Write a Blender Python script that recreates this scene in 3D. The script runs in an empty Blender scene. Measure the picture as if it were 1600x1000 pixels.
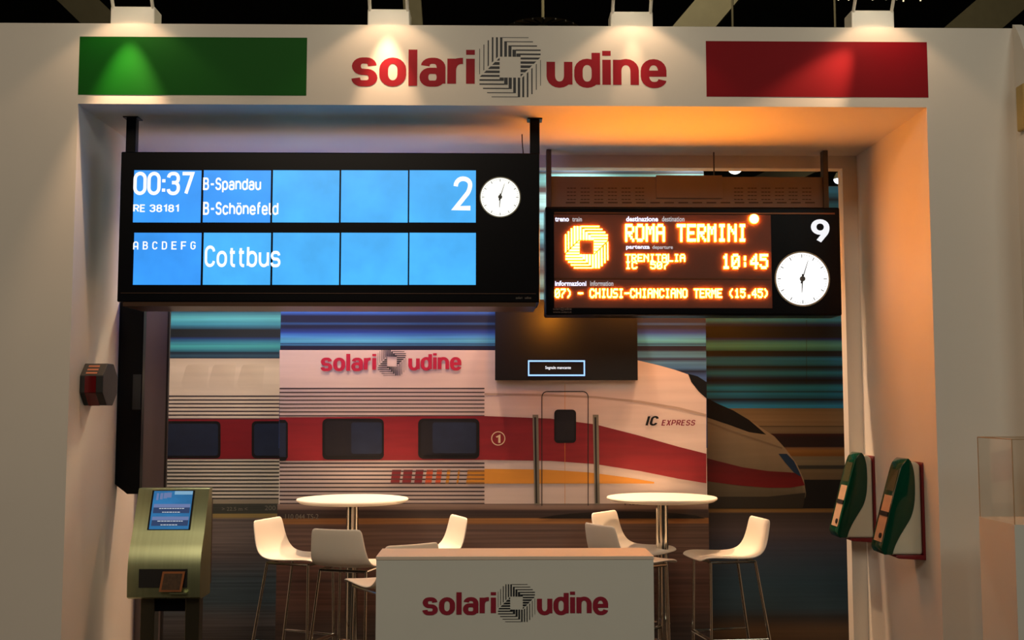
import bpy, bmesh, math, random
from mathutils import Vector, Matrix
random.seed(7)
PI = math.pi
scene = bpy.context.scene
col = scene.collection

# ------------------------------------------------------------------ camera
EYE = Vector((0, 0, 1.65)); F = 1700.0
PITCH = math.atan(135 / F); YAW = math.radians(0.9)
FW = Vector((math.sin(YAW)*math.cos(PITCH), math.cos(YAW)*math.cos(PITCH), math.sin(PITCH)))
RT = Vector((math.cos(YAW), -math.sin(YAW), 0))
UP = RT.cross(FW)
cd = bpy.data.cameras.new('camera'); cam = bpy.data.objects.new('camera', cd); col.objects.link(cam)
cd.sensor_width = 36; cd.lens = F / 1600 * 36; cd.clip_end = 200
cam.matrix_world = Matrix(((RT.x, UP.x, -FW.x, EYE.x), (RT.y, UP.y, -FW.y, EYE.y), (RT.z, UP.z, -FW.z, EYE.z), (0, 0, 0, 1)))
scene.camera = cam

def P(x, y, Y):
    """world point on the plane at depth Y that measures at (x, y) in the photograph"""
    r = FW*F + RT*(x-800) - UP*(y-500)
    return EYE + r*((Y-EYE.y)/r.y)

# ------------------------------------------------------------------ light
w = bpy.data.worlds.new('hall_air'); scene.world = w; w.use_nodes = True
w.node_tree.nodes['Background'].inputs[0].default_value = (0.9, 0.85, 0.7, 1)
w.node_tree.nodes['Background'].inputs[1].default_value = 0.004
vs = scene.view_settings
vs.view_transform = 'Standard'; vs.look = 'None'; vs.exposure = 0.0; vs.gamma = 1.0; vs.use_curve_mapping = False

def light(name, kind, loc, target, power, color, **kw):
    d = bpy.data.lights.new(name, kind); o = bpy.data.objects.new(name, d); col.objects.link(o)
    o.location = loc; d.energy = power; d.color = color
    o.rotation_euler = (Vector(target)-Vector(loc)).to_track_quat('-Z', 'Y').to_euler()
    for k, v in kw.items(): setattr(d, k, v)
    return o
WARM = (1.0, 0.62, 0.36)
# big hall floods far behind and above the visitor
light('hall_flood', 'AREA', (-2.5, -5.0, 7.5), (0, 6, 1.6), 290, (1.0, 0.80, 0.60), size=3.5)
light('hall_flood_right', 'AREA', (5.0, -3.0, 6.5), (0.5, 6, 1.2), 105, (0.93, 0.95, 0.82), size=2.5)
light('hall_beam_fill', 'POINT', (2.0, 10.5, 8.5), (0, 0, 0), 700, (1.0, 0.85, 0.55), shadow_soft_size=0.3)  # unseen point light, added to lift the roof beams out of the dark
# spots of the stand, clamped above the gap between the portal and the picture wall
for x in (-1.25, -0.35, 0.55, 1.3):
    light('stand_spot', 'SPOT', (x, 6.84, 3.72), (x, 6.55, 0.8), 340, WARM, spot_size=math.radians(70), spot_blend=0.8, shadow_soft_size=0.06)
light('mural_fill', 'AREA', (-0.1, 6.74, 3.08), (-0.1, 7.4, 1.3), 15, (1.0, 0.62, 0.42), shape='RECTANGLE', size=2.6, size_y=0.05)  # unseen fill light, added to brighten the middle mural
light('mural_fill_left', 'AREA', (-1.78, 6.74, 3.08), (-1.78, 7.7, 1.4), 22, (1.0, 0.80, 0.62), shape='RECTANGLE', size=0.8, size_y=0.05)  # second added fill, for the left mural

# ------------------------------------------------------------------ materials
def lin(c):
    return tuple(((v/255)/12.92 if v/255 <= 0.04045 else ((v/255+0.055)/1.055)**2.4) for v in c)
MATS = {}
def mat(name, rgb, rough=0.6, metal=0.0, noise=0.0, nscale=(8, 8, 8), coat=0.0, bump=0.0, spec=0.5, alpha=None, trans=0.0):
    if name in MATS: return MATS[name]
    m = bpy.data.materials.new(name); m.use_nodes = True; MATS[name] = m
    nt = m.node_tree; b = nt.nodes['Principled BSDF']
    c = lin(rgb)
    b.inputs['Roughness'].default_value = rough; b.inputs['Metallic'].default_value = metal
    b.inputs['Coat Weight'].default_value = coat; b.inputs['Specular IOR Level'].default_value = spec
    b.inputs['Transmission Weight'].default_value = trans
    tc = nt.nodes.new('ShaderNodeTexCoord'); mp = nt.nodes.new('ShaderNodeMapping'); nz = nt.nodes.new('ShaderNodeTexNoise')
    mp.inputs['Scale'].default_value = nscale; nz.inputs['Scale'].default_value = 1.0; nz.inputs['Detail'].default_value = 4
    nt.links.new(tc.outputs['Object'], mp.inputs[0]); nt.links.new(mp.outputs[0], nz.inputs['Vector'])
    mx = nt.nodes.new('ShaderNodeMix'); mx.data_type = 'RGBA'
    mx.inputs[6].default_value = (*[v*(1-noise) for v in c], 1); mx.inputs[7].default_value = (*[min(1, v*(1+noise)) for v in c], 1)
    nt.links.new(nz.outputs[0], mx.inputs[0]); nt.links.new(mx.outputs[2], b.inputs['Base Color'])
    if bump:
        bp = nt.nodes.new('ShaderNodeBump'); bp.inputs['Strength'].default_value = bump; bp.inputs['Distance'].default_value = 0.002
        nt.links.new(nz.outputs[0], bp.inputs['Height']); nt.links.new(bp.outputs[0], b.inputs['Normal'])
    return m
def emit(name, rgb_lin, strength, noise=0.0, nscale=(3, 3, 3), rough=0.4, spec=0.2):
    if name in MATS: return MATS[name]
    m = mat(name, (8, 8, 8), rough=rough, spec=spec); nt = m.node_tree; b = nt.nodes['Principled BSDF']
    b.inputs['Emission Color'].default_value = (*rgb_lin, 1); b.inputs['Emission Strength'].default_value = strength
    if noise:
        nz = next(n for n in nt.nodes if n.type == 'TEX_NOISE'); mp = next(n for n in nt.nodes if n.type == 'MAPPING')
        mp.inputs['Scale'].default_value = nscale
        mr = nt.nodes.new('ShaderNodeMapRange'); mr.inputs[3].default_value = strength*(1-noise); mr.inputs[4].default_value = strength*(1+noise)
        mr.inputs[1].default_value = 0.3; mr.inputs[2].default_value = 0.7
        nt.links.new(nz.outputs[0], mr.inputs[0]); nt.links.new(mr.outputs[0], b.inputs['Emission Strength'])
    return m
def printed(name, noise=0.18, nscale=(1.2, 1, 70)):
    """poster print: colours come from the mesh's colour attribute, with fine long grain"""
    if name in MATS: return MATS[name]
    m = mat(name, (255, 255, 255), rough=0.5, noise=0.0); nt = m.node_tree; b = nt.nodes['Principled BSDF']
    at = nt.nodes.new('ShaderNodeVertexColor'); at.layer_name = 'ink'
    nz = next(n for n in nt.nodes if n.type == 'TEX_NOISE'); mp = next(n for n in nt.nodes if n.type == 'MAPPING')
    mp.inputs['Scale'].default_value = nscale
    mr = nt.nodes.new('ShaderNodeMapRange'); mr.inputs[1].default_value = 0.3; mr.inputs[2].default_value = 0.7
    mr.inputs[3].default_value = 1-noise; mr.inputs[4].default_value = 1+noise
    mu = nt.nodes.new('ShaderNodeMix'); mu.data_type = 'RGBA'; mu.blend_type = 'MULTIPLY'; mu.inputs[0].default_value = 1
    nt.links.new(nz.outputs[0], mr.inputs[0]); nt.links.new(at.outputs[0], mu.inputs[6]); nt.links.new(mr.outputs[0], mu.inputs[7])
    nt.links.new(mu.outputs[2], b.inputs['Base Color'])
    return m

M_WALL = mat('painted_white_wall', (232, 226, 214), 0.6, noise=0.03, nscale=(3, 3, 3), bump=0.05)
M_REVEAL = M_WALL
M_BLACK = mat('black_powder_coat', (5, 6, 11), 0.3, noise=0.2, spec=0.12)
M_BLACKGLOSS = mat('black_glass', (6, 6, 9), 0.16, noise=0.1, spec=0.5)
M_WHITEPLASTIC = mat('white_plastic', (238, 232, 220), 0.3, noise=0.03)
M_CHROME = mat('chrome', (200, 196, 185), 0.12, 1.0, noise=0.03)
M_STEEL = mat('brushed_steel', (176, 186, 144), 0.36, 1.0, noise=0.15, nscale=(60, 2, 2))
M_RED = mat('red_ink', (158, 14, 34), 0.5, noise=0.04, spec=0.2)
M_INK = mat('dark_ink', (18, 26, 34), 0.5, noise=0.05)

# ------------------------------------------------------------------ helpers
def tag(o, label=None, cat=None, group=None, kind=None):
    if label: o['label'] = label
    if cat: o['category'] = cat
    if group: o['group'] = group
    if kind: o['kind'] = kind
    return o
def empty(name, loc, rz=0):
    o = bpy.data.objects.new(name, None); col.objects.link(o); o.location = loc; o.rotation_euler = (0, 0, rz)
    o.empty_display_size = 0.1
    return o
def origin(o):
    v = Vector((0, 0, 0))
    while o is not None:
        v = v + o.location; o = o.parent
    return v
class MB:
    """collects shapes (in world coordinates unless local) and links them as ONE mesh"""
    def __init__(s): s.v = []; s.f = []; s.c = None
    def add(s, vs_, fs):
        n = len(s.v); s.v += [Vector(p) for p in vs_]; s.f += [tuple(i+n for i in f) for f in fs]; return s
    def box(s, x0, x1, y0, y1, z0, z1):
        p = [(x0,y0,z0),(x1,y0,z0),(x1,y1,z0),(x0,y1,z0),(x0,y0,z1),(x1,y0,z1),(x1,y1,z1),(x0,y1,z1)]
        return s.add(p, [(0,3,2,1),(4,5,6,7),(0,1,5,4),(1,2,6,5),(2,3,7,6),(3,0,4,7)])
    def prism(s, pts, axis, a, b):
        """polygon pts (2D) extruded along axis between a and b"""
        def mk(p, t):
            return {'x': (t, p[0], p[1]), 'y': (p[0], t, p[1]), 'z': (p[0], p[1], t)}[axis]
        n = len(pts)
        v = [mk(p, a) for p in pts]+[mk(p, b) for p in pts]
        f = [tuple(range(n)), tuple(range(2*n-1, n-1, -1))]+[(i, (i+1) % n, n+(i+1) % n, n+i) for i in range(n)]
        return s.add(v, f)
    def tube(s, a, b, r, r2=None, n=12, caps=True):
        a = Vector(a); b = Vector(b); r2 = r if r2 is None else r2
        d = (b-a).normalized(); u = d.orthogonal().normalized(); w_ = d.cross(u)
        v = []
        for c, rr in ((a, r), (b, r2)):
            for i in range(n):
                t = 2*PI*i/n; v.append(c+u*math.cos(t)*rr+w_*math.sin(t)*rr)
        f = [(i, (i+1) % n, n+(i+1) % n, n+i) for i in range(n)]
        if caps: f += [tuple(range(n-1, -1, -1)), tuple(range(n, 2*n))]
        return s.add(v, f)
    def path(s, pts, r, n=8):
        for a, b in zip(pts[:-1], pts[1:]): s.tube(a, b, r, n=n)
        return s
    def disc(s, c, r, n=48, axis='y'):
        v = [Vector(c)+(Vector((math.cos(2*PI*i/n)*r, 0, math.sin(2*PI*i/n)*r)) if axis == 'y' else Vector((math.cos(2*PI*i/n)*r, math.sin(2*PI*i/n)*r, 0))) for i in range(n)]
        return s.add(v, [tuple(range(n))])
    def quad(s, pts): return s.add(pts, [tuple(range(len(pts)))])
    def build(s, name, m, parent=None, bevel=0, smooth=False, local=False, seg=2):
        me = bpy.data.meshes.new(name)
        off = origin(parent) if (parent and not local) else Vector((0, 0, 0))
        me.from_pydata([tuple(p-off) for p in s.v], [], s.f)
        bm = bmesh.new(); bm.from_mesh(me); bmesh.ops.recalc_face_normals(bm, faces=bm.faces[:]) ; bm.to_mesh(me); bm.free()
        me.materials.append(m)
        o = bpy.data.objects.new(name, me); col.objects.link(o)
        if parent: o.parent = parent
        if bevel:
            md = o.modifiers.new('b', 'BEVEL'); md.width = bevel; md.segments = seg; md.limit_method = 'ANGLE'; md.angle_limit = 0.6
        if smooth or bevel:
            for p in me.polygons: p.use_smooth = True
            me.update()
            if smooth:
                bm = bmesh.new(); bm.from_mesh(me)
                for e in bm.edges:
                    if len(e.link_faces) == 2 and e.calc_face_angle(0) > 0.7: e.smooth = False
                bm.to_mesh(me); bm.free()
            else:
                for p in me.polygons: p.use_smooth = False
        return o
def struct(name, mb, m, **kw):
    o = mb.build(name, m, **kw); o['kind'] = 'structure'; return o
def ppoly(name, pts, Y, lay, m, parent):
    """flat printed shape on the plane Y, lay = paper layer"""
    return MB().quad([P(x, y, Y) + Vector((0, -0.0012*lay, 0)) for x, y in pts]).build(name, m, parent)
def pcol(mb_pts_cols, name, m, parent, off_y=0):
    """mesh with colour attribute; list of (verts, faces, colours)"""
    vs_, fs, cs = mb_pts_cols
    off = origin(parent)
    me = bpy.data.meshes.new(name); me.from_pydata([tuple(Vector(p)-off) for p in vs_], [], fs); me.materials.append(m)
    ca = me.color_attributes.new('ink', 'FLOAT_COLOR', 'POINT')
    for i, c in enumerate(cs): ca.data[i].color = (*lin(c), 1)
    o = bpy.data.objects.new(name, me); col.objects.link(o); o.parent = parent
    return o
TEAL = (0.62, 1.0, 1.22)
def sheet(name, x0, x1, rows, Y, lay, m, parent, tint=TEAL):
    if name == 'sky_streaks': rows = [(y, tuple(min(255, v*k) for v, k in zip(c, tint))) for y, c in rows]
    """horizontal streaks: rows = [(py, colour)]"""
    v = []; f = []; c = []
    for i, (py, cc) in enumerate(rows):
        a = P((x0+x1)/2, py, Y).z
        v += [(P(x0, 600, Y).x, Y-0.0012*lay, a), (P(x1, 600, Y).x, Y-0.0012*lay, a)]; c += [cc, cc]
        if i: f.append((2*i-2, 2*i, 2*i+1, 2*i-1))
    return pcol((v, f, c), name, m, parent)
def text_geo(s_, bold=0.0, spacing=1.0):
    """built-in lettering, for the tiny prints"""
    cu = bpy.data.curves.new('t', 'FONT'); cu.body = s_; cu.offset = bold; cu.resolution_u = 3; cu.space_character = spacing
    o = bpy.data.objects.new('t', cu); col.objects.link(o)
    dg = bpy.context.evaluated_depsgraph_get(); dg.update()
    me = bpy.data.meshes.new_from_object(o.evaluated_get(dg))
    vs_ = [(v.co.x, v.co.y) for v in me.vertices]; fs = [tuple(p.vertices) for p in me.polygons]
    bpy.data.objects.remove(o); bpy.data.curves.remove(cu); bpy.data.meshes.remove(me)
    return [(s_, vs_, fs)]
# stroke lettering: per glyph (width, strokes); a stroke is 'points', each x,y or x,y,r with r = corner radius; 'o' prefix = closed
def O(x0, y0, x1, y1, r): return ('c', [(x0, y0, r), (x1, y0, r), (x1, y1, r), (x0, y1, r)])
def L_(*p): return ('l', [q if len(q) == 3 else (q[0], q[1], 0) for q in p])
r_ = 1.95
GL = {
'0': (4, [O(0, 0, 4, 7, 1.95)]), '1': (2.6, [L_((0.2, 5.4), (2.2, 7), (2.2, 0))]),
'2': (4, [L_((0, 5.2), (0, 7, r_), (4, 7, r_), (4, 4.3, 1.2), (0, 0), (4.1, 0))]),
'3': (4, [L_((0, 5.6), (0, 7, 1.6), (3.9, 7, 1.6), (3.9, 3.8, 1.3), (1.4, 3.8)), L_((1.4, 3.8), (4, 3.8, 1.6), (4, 0, 1.8), (0, 0, 1.8), (0, 1.5))]),
'4': (4.4, [L_((2.6, 7), (0, 1.9), (4.5, 1.9)), L_((3.3, 4), (3.3, 0))]),
'5': (4, [L_((3.8, 7), (0.3, 7), (0.1, 4.1), (4, 4.3, 1.7), (4, 0, 1.8), (0, 0, 1.8), (0, 1.4))]),
'7': (4, [L_((0, 7), (4, 7), (1.5, 0))]),
'8': (4, [O(0.2, 3.7, 3.8, 7, 1.6), O(0, 0, 4, 3.7, 1.8)]),
'9': (4, [O(0, 3, 4, 7, 1.95), L_((4, 5.2), (4, 3.4, 1.0), (1.5, 0))]),
'A': (4, [L_((0, 0), (0, 7, 1.7), (4, 7, 1.7), (4, 0)), L_((0, 2.7), (4, 2.7))]),
'B': (4, [L_((2, 3.7), (3.7, 3.7, 1.4), (3.7, 7, 1.4), (0, 7), (0, 0), (4, 0, 1.6), (4, 3.7, 1.6), (0, 3.7))]),
'C': (4, [L_((4, 5.3), (4, 7, r_), (0, 7, r_), (0, 0, r_), (4, 0, r_), (4, 1.7))]),
'D': (4, [('c', [(0, 0, 0), (4, 0, 1.8), (4, 7, 1.8), (0, 7, 0)])]),
'E': (3.7, [L_((3.7, 7), (0, 7), (0, 0), (3.8, 0)), L_((0, 3.7), (3.3, 3.7))]),
'F': (3.6, [L_((3.7, 7), (0, 7), (0, 0)), L_((0, 3.6), (3.3, 3.6))]),
'G': (4, [L_((4, 5.4), (4, 7, r_), (0, 7, r_), (0, 0, r_), (4, 0, r_), (4, 3.3), (2.2, 3.3))]),
'R': (4, [L_((0, 0), (0, 7), (4, 7, 1.6), (4, 3.3, 1.6), (0, 3.3)), L_((2.2, 3.3), (4.1, 0))]),
'I': (0.2, [L_((0.1, 7.5), (0.1, -0.5))]), 'X': (4, [L_((0, 7.4), (4, -0.4)), L_((4, 7.4), (0, -0.4))]),
'P': (4, [L_((0, 0), (0, 7), (4, 7, 1.6), (4, 3.1, 1.6), (0, 3.1))]),
'S': (4, [L_((3.9, 5.5), (3.9, 7, 1.7), (0.1, 7, 1.7), (0.1, 3.7, 1.5), (4, 3.5, 1.6), (4, 0, 1.7), (0, 0, 1.7), (0, 1.5))]),
'-': (3, [L_((0.2, 3.2), (3, 3.2))]), ':': (0.6, [L_((0.3, 0.6), (0.3, 1.7)), L_((0.3, 3.9), (0.3, 5.0))]), ' ': (2.2, []),
'a': (3.8, [L_((0.3, 3.9), (0.3, 5, 1.4), (3.8, 5, 1.5), (3.8, 0)), O(0, 0, 3.8, 2.8, 1.35)]),
'b': (4, [L_((0, 7), (0, 0)), O(0, 0, 4, 5, 1.9)]), 'c': (3.8, [L_((3.8, 3.7), (3.8, 5, 1.8), (0, 5, 1.9), (0, 0, 1.9), (3.8, 0, 1.8), (3.8, 1.3))]),
'd': (4, [L_((4, 7), (4, 0)), O(0, 0, 4, 5, 1.9)]),
'e': (4, [L_((0, 2.5), (4, 2.5), (4, 5, 1.9), (0, 5, 1.95), (0, 0, 1.95), (3.9, 0, 1.6), (4, 1.1))]),
'f': (2.6, [L_((2.8, 7), (0.9, 7, 1.2), (0.9, 0)), L_((0, 5), (2.6, 5))]), 'h': (4, [L_((0, 7), (0, 0)), L_((0, 3), (0, 5, 1.9), (4, 5, 1.9), (4, 0))]),
'i': (0.2, [L_((0.1, 5.5), (0.1, 0)), L_((0.1, 6.35), (0.1, 7.45))]), 'l': (1.3, [L_((0.2, 7), (0.2, 0, 0.9), (1.5, 0))]),
'n': (4, [L_((0, 5.5), (0, 0)), L_((0, 3), (0, 5, 1.9), (4, 5, 1.9), (4, 0))]), 'o': (4, [O(0, 0, 4, 5, 1.95)]),
'\u00f6': (4, [O(0, 0, 4, 5, 1.95), L_((1, 6.2), (1, 7.1)), L_((3, 6.2), (3, 7.1))]),
'p': (4, [L_((0, 5), (0, -2)), O(0, 0, 4, 5, 1.9)]), 'r': (1.7, [L_((0, 5.5), (0, 0)), L_((0, 2.8), (0, 5, 2.0), (2.5, 5))]),
's': (3.8, [L_((3.6, 3.85), (3.6, 5, 1.25), (0.1, 5, 1.4), (0.1, 2.6, 1.2), (3.8, 2.4, 1.2), (3.8, 0, 1.4), (0, 0, 1.25), (0, 1.15))]),
't': (2.6, [L_((0.9, 6.6), (0.9, 0, 1.2), (2.7, 0)), L_((0, 5), (2.5, 5))]), 'u': (4, [L_((0, 5), (0, 0, 1.9), (4, 0, 1.9), (4, 2.5)), L_((4, 5), (4, 0))]),
'L': (0.2, [L_((0.1, 7.45), (0.1, -0.5))]),
}
def stroke_pts(kind, pts, n=5):
    out = []; N = len(pts)
    for i, (x, y, r) in enumerate(pts):
        if r == 0 or (kind == 'l' and i in (0, N-1)): out.append(Vector((x, y))); continue
        p = Vector((x, y)); a = Vector(pts[i-1][:2]); b = Vector(pts[(i+1) % N][:2])
        da = a-p; db = b-p; ra = min(r, da.length*(0.5 if pts[i-1][2] else 1.0)); rb = min(r, db.length*(0.5 if pts[(i+1) % N][2] else 1.0))
        pa = p+da.normalized()*ra; pb = p+db.normalized()*rb
        for k in range(n+1):
            t = k/n*PI/2            # quarter ellipse
            out.append(p+(pa-p)*(1-math.sin(t))+(pb-p)*(1-math.cos(t)))
    o2 = [out[0]]
    for q in out[1:]:
        if (q-o2[-1]).length > 1e-4: o2.append(q)
    if kind == 'c' and (o2[0]-o2[-1]).length < 1e-4: o2.pop()
    return o2
def stroke_geo(s_, wx=0.9, wy=0.9, gap=1.7):
    words = []; x = 0
    for wd in s_.split(' '):
        V = []; Fc = []; lv = 0
        for ch in wd:
            w_, strokes = GL[ch]
            for kind, pts in strokes:
                q = stroke_pts(kind, pts); n = len(q)
                if n < 2: continue
                base = len(V); lv = (lv+1) % 4
                for i in range(n):
                    if kind == 'c': d0 = (q[i]-q[i-1]).normalized(); d1 = (q[(i+1) % n]-q[i]).normalized()
                    else:
                        d0 = (q[i]-q[i-1]).normalized() if i else (q[1]-q[0]).normalized(); d1 = (q[i+1]-q[i]).normalized() if i < n-1 else d0
                    d = (d0+d1).normalized(); nr = Vector((-d.y, d.x)); k = 1/max(0.45, d.dot(d1))
                    off = Vector((nr.x*wx/2*k, nr.y*wy/2*k))
                    V.append((x+q[i].x+off.x, q[i].y+off.y, lv+i*0.06)); V.append((x+q[i].x-off.x, q[i].y-off.y, lv+i*0.06))
                m_ = n if kind == 'c' else n-1
                for i in range(m_):
                    a, b = base+2*i, base+2*((i+1) % n); Fc.append((a, a+1, b+1, b))
            x += w_+gap
        words.append((wd, V, Fc)); x += 1.9+gap*0.5
    return words
def text(s_, box, Y, m, parent, name='lettering', bold=0.0, spacing=1.0, lay=1, shear=0.0, stroke=None):
    """s_ fitted into the photo box (x0,y0,x1,y1) on the plane Y, one mesh per word"""
    ws = stroke_geo(s_, *stroke) if stroke else text_geo(s_, bold, spacing)
    a = P(box[0], box[3], Y); b = P(box[2], box[1], Y)
    X = [v[0] for w_ in ws for v in w_[1]]; Yv = [v[1] for w_ in ws for v in w_[1]]
    x0, x1, y0, y1 = min(X), max(X), min(Yv), max(Yv); H = b.z-a.z; o = None
    for wd, vs_, fs in ws:
        pts = []
        for v in vs_:
            t = (v[1]-y0)/(y1-y0)
            pts.append((a.x+(v[0]-x0)/(x1-x0)*(b.x-a.x-shear*H)+shear*H*t, Y-0.0012*lay-(v[2]*0.0002 if len(v) > 2 else 0), a.z+t*H))
        o = MB().add(pts, fs).build(name, m, parent)
    return o

# ------------------------------------------------------------------ emblem: pinwheel octagon of lines
def emblem_quads(fat=0.0):
    """bars of the emblem as four-cornered shapes, in units where the half width is 138"""
    Q = []
    def add(*pts):
        q = [((x-525)*0.3194, (508-y)*0.3194) for x, y in pts]
        Q.append(q); Q.append([(-x, -y) for x, y in q])
    fat *= 3.13
    dg = lambda x: 612-(x-97)*0.985
    for x, th, t in ((97, 8, 245), (156, 12, 185), (218, 17, 122), (279, 22, 78), (340, 27, 78)):
        h = (th+fat)/2; add((x-h, t), (x+h, t), (x+h, dg(x+h)), (x-h, dg(x-h)))
    for x, th, t in ((400, 34, 78), (462, 38, 135), (523, 44, 195), (583, 50, 255)):
        add((x-th/2, t), (x+th/2, t), (x+th/2, 358), (x-th/2, 358))
    add((612, 334), (672, 334), (672, 358), (612, 358))
    for y, th, x0, x1 in ((82, 9, 417, 785), (141, 12, 481, 848), (202, 17, 545, 905), (263, 20, 608, 955), (322, 24, 612, 955)):
        h = (th+fat*0.8)/2; add((x0, y-h), (x1, y-h), (x1, y+h), (x0, y+h))
    for y, th in ((382, 28), (441, 34), (500, 38), (560, 42)):
        h = (th+fat*0.3)/2; add((672, y-h), (948-(y-h-370), y-h), (948-(y+h-370), y+h), (672, y+h))
    add((672, 602), (714, 602), (678, 640), (672, 640))
    return Q
def emblem(c, hw, Y, m, parent, lay=1, fat=0.0, name='emblem'):
    a = P(c[0], c[1], Y); k = hw*(P(c[0]+1, c[1], Y).x-a.x)/138
    mb = MB(); yy = Y-0.0012*lay
    for q in emblem_quads(fat): mb.quad([(a.x+x*k, yy, a.z+y*k) for x, y in q])
    return mb.build(name, m, parent)
def logo(boxes, c, hw, Y, parent, m_red, m_ink, bold=0.045, lay=1):
    text('so\u004cari', boxes[0], Y, m_red, parent, stroke=(1.95, 1.36, 2.35), lay=lay)
    text('udine', boxes[1], Y, m_red, parent, stroke=(1.95, 1.36, 2.35), lay=lay)
    emblem(c, hw, Y, m_ink, parent, lay=lay)

# ------------------------------------------------------------------ the setting
YF, YB = 5.5, 6.6
XL = P(122, 163, YF).x; XR = P(1448, 168, YF).x
ZS = P(785, 165, YF).z; ZT = P(785, 40, YF).z
struct('floor', MB().box(-9, 9, -6, 16, -0.06, 0), mat('grey_carpet', (48, 42, 38), 0.95, noise=0.15, nscale=(9, 9, 9), bump=0.0))
struct('wall_left', MB().box(-4.2, XL, YF, YB, 0, ZS), M_WALL)
struct('wall_right', MB().box(XR, 2.75, YF, YB, 0, ZS), M_WALL)
struct('wall_front', MB().box(-4.2, 2.75, YF, YB, ZS, ZT), M_WALL)
# frame on the rear side of the portal
zlip = P(1000, 262, YB).z; xri = P(1322, 500, YB).x; xle = P(263, 600, YB).x
struct('trim_1', MB().box(XL, XR, YB, YB+0.09, zlip, ZS+0.05), M_WALL)
struct('trim_2', MB().box(xri, XR+0.03, YB, YB+0.09, 0, zlip), M_WALL)
struct('trim_3', MB().box(XL-0.03, xle-0.012, YB, YB+0.02, 0, zlip), mat('grey_satin_laminate', (104, 90, 88), 0.3, noise=0.05))
struct('trim_4', MB().box(xle-0.012, xle, YB-0.004, YB+0.02, 0, zlip), mat('dark_edge_strip', (20, 12, 14), 0.4))
# side wall that closes the stand on the right, its top edge swooping down towards the visitor
xs = P(1582, 45, YF).x
pr = [(YF, 0), (YF, ZT+0.02)]
for i in range(13):
    t = i/12*PI/2
    pr.append((YF-0.30*(i/12), ZT+0.02-0.75*(i/12)**1.5))
pr.append((YF-0.30, 0))
struct('wall_side', MB().prism(pr, 'x', xs, xs+0.05), M_WALL)
tag(MB().box(xs-0.022, xs, YF-0.13, YF-0.05, P(1590, 203, YF-0.1).z, P(1590, 132, YF-0.1).z).build('junction_box', mat('yellowed_plastic', (190, 160, 90), 0.5), bevel=0.008),
    'small yellowish box on the side wall, at the right edge of the photo', 'box')

# picture walls behind
YC, YS = 7.05, 7.7
x437 = P(437, 700, YC).x; x1103 = P(1104, 700, YC).x
struct('wall_back_center', MB().box(x437, x1103, YC, YS+0.5, 0, 3.32), M_WALL)
struct('wall_back_left', MB().box(-3.2, x437-0.002, YS, YS+0.12, 0, 3.2), M_WALL)
ztr = P(1310, 291, YS).z
struct('wall_back_right', MB().box(x1103+0.002, 3.6, YS, YS+0.12, 0, ztr), M_WALL)

# ------------------------------------------------------------------ fascia graphics
def panel_px(name, x0, y0, x1, y1, Y, th, m, label, cat):
    a = P(x0, y1, Y); b = P(x1, y0, Y)
    o = MB().box(a.x, b.x, Y-th, Y-0.0005, a.z, b.z).build(name, m); tag(o, label, cat); return o
panel_px('green_panel', 122, 59, 480, 148, YF, 0.0012, mat('green_film', (4, 92, 12), 0.5, noise=0.04, spec=0.12), 'green rectangle on the white fascia, left of the company name', 'panel')
panel_px('red_panel', 1104, 66, 1448, 151, YF, 0.0012, mat('red_film', (140, 6, 20), 0.5, noise=0.04, spec=0.12), 'red rectangle on the white fascia, right of the company name', 'panel')
sg = empty('company_sign', P(798, 135, YF)); tag(sg, 'large red and black company lettering with striped emblem on the fascia', 'sign')
logo([(549, 78, 742, 135), (854, 80, 1041, 137)], (797, 105), 48, YF, sg, M_RED, M_INK, lay=0.4)

# floodlights on the top edge of the fascia
def flood(xc, hw_, ytop, ybot, label, tilt=0.0):
    yb = YF+0.03
    a = P(xc-hw_, ybot, yb); b = P(xc+hw_, ytop, yb)
    root = empty('floodlight', ((a.x+b.x)/2, yb+0.05, ZT)); tag(root, label, 'lamp', 'floodlights along the top of the fascia')
    cx = (a.x+b.x)/2; w_ = (b.x-a.x)/2
    MB().box(a.x, b.x, yb, yb+0.12, ZT, b.z).build('mounting_box', M_WHITEPLASTIC, root, bevel=0.006)
    for s in (-1, 1):
        MB().path([(cx+s*(w_-0.012), yb+0.02, b.z-0.03), (cx+s*(w_-0.012), yb-0.03, b.z+0.05), (cx+s*(w_-0.012), yb-0.20, b.z+0.13)], 0.009).build('arm', M_WHITEPLASTIC, root, smooth=True)
    hz = b.z+0.12; hy = yb-0.22
    hd = MB().box(cx-w_+0.022, cx+w_-0.022, hy-0.06, hy+0.06, hz-0.02, hz+0.07).build('lamp_head', M_BLACK, root, bevel=0.01)
    MB().box(cx-w_+0.035, cx+w_-0.035, hy-0.045, hy+0.045, hz-0.0225, hz-0.0205).build('lens', emit('lamp_glass', (1, 0.85, 0.6), 12), hd)
    return cx, hy, hz
FL = [(207, 35, 10, 37, 'white bracketed floodlight above the green rectangle'), (607, 33, 14, 39, 'white bracketed floodlight above the lettering, over the first word'),
      (987, 33, 18, 41, 'white bracketed floodlight glowing above the second word of the lettering'), (1364, 33, 16, 43, 'floodlight with black head above the red rectangle')]
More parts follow.
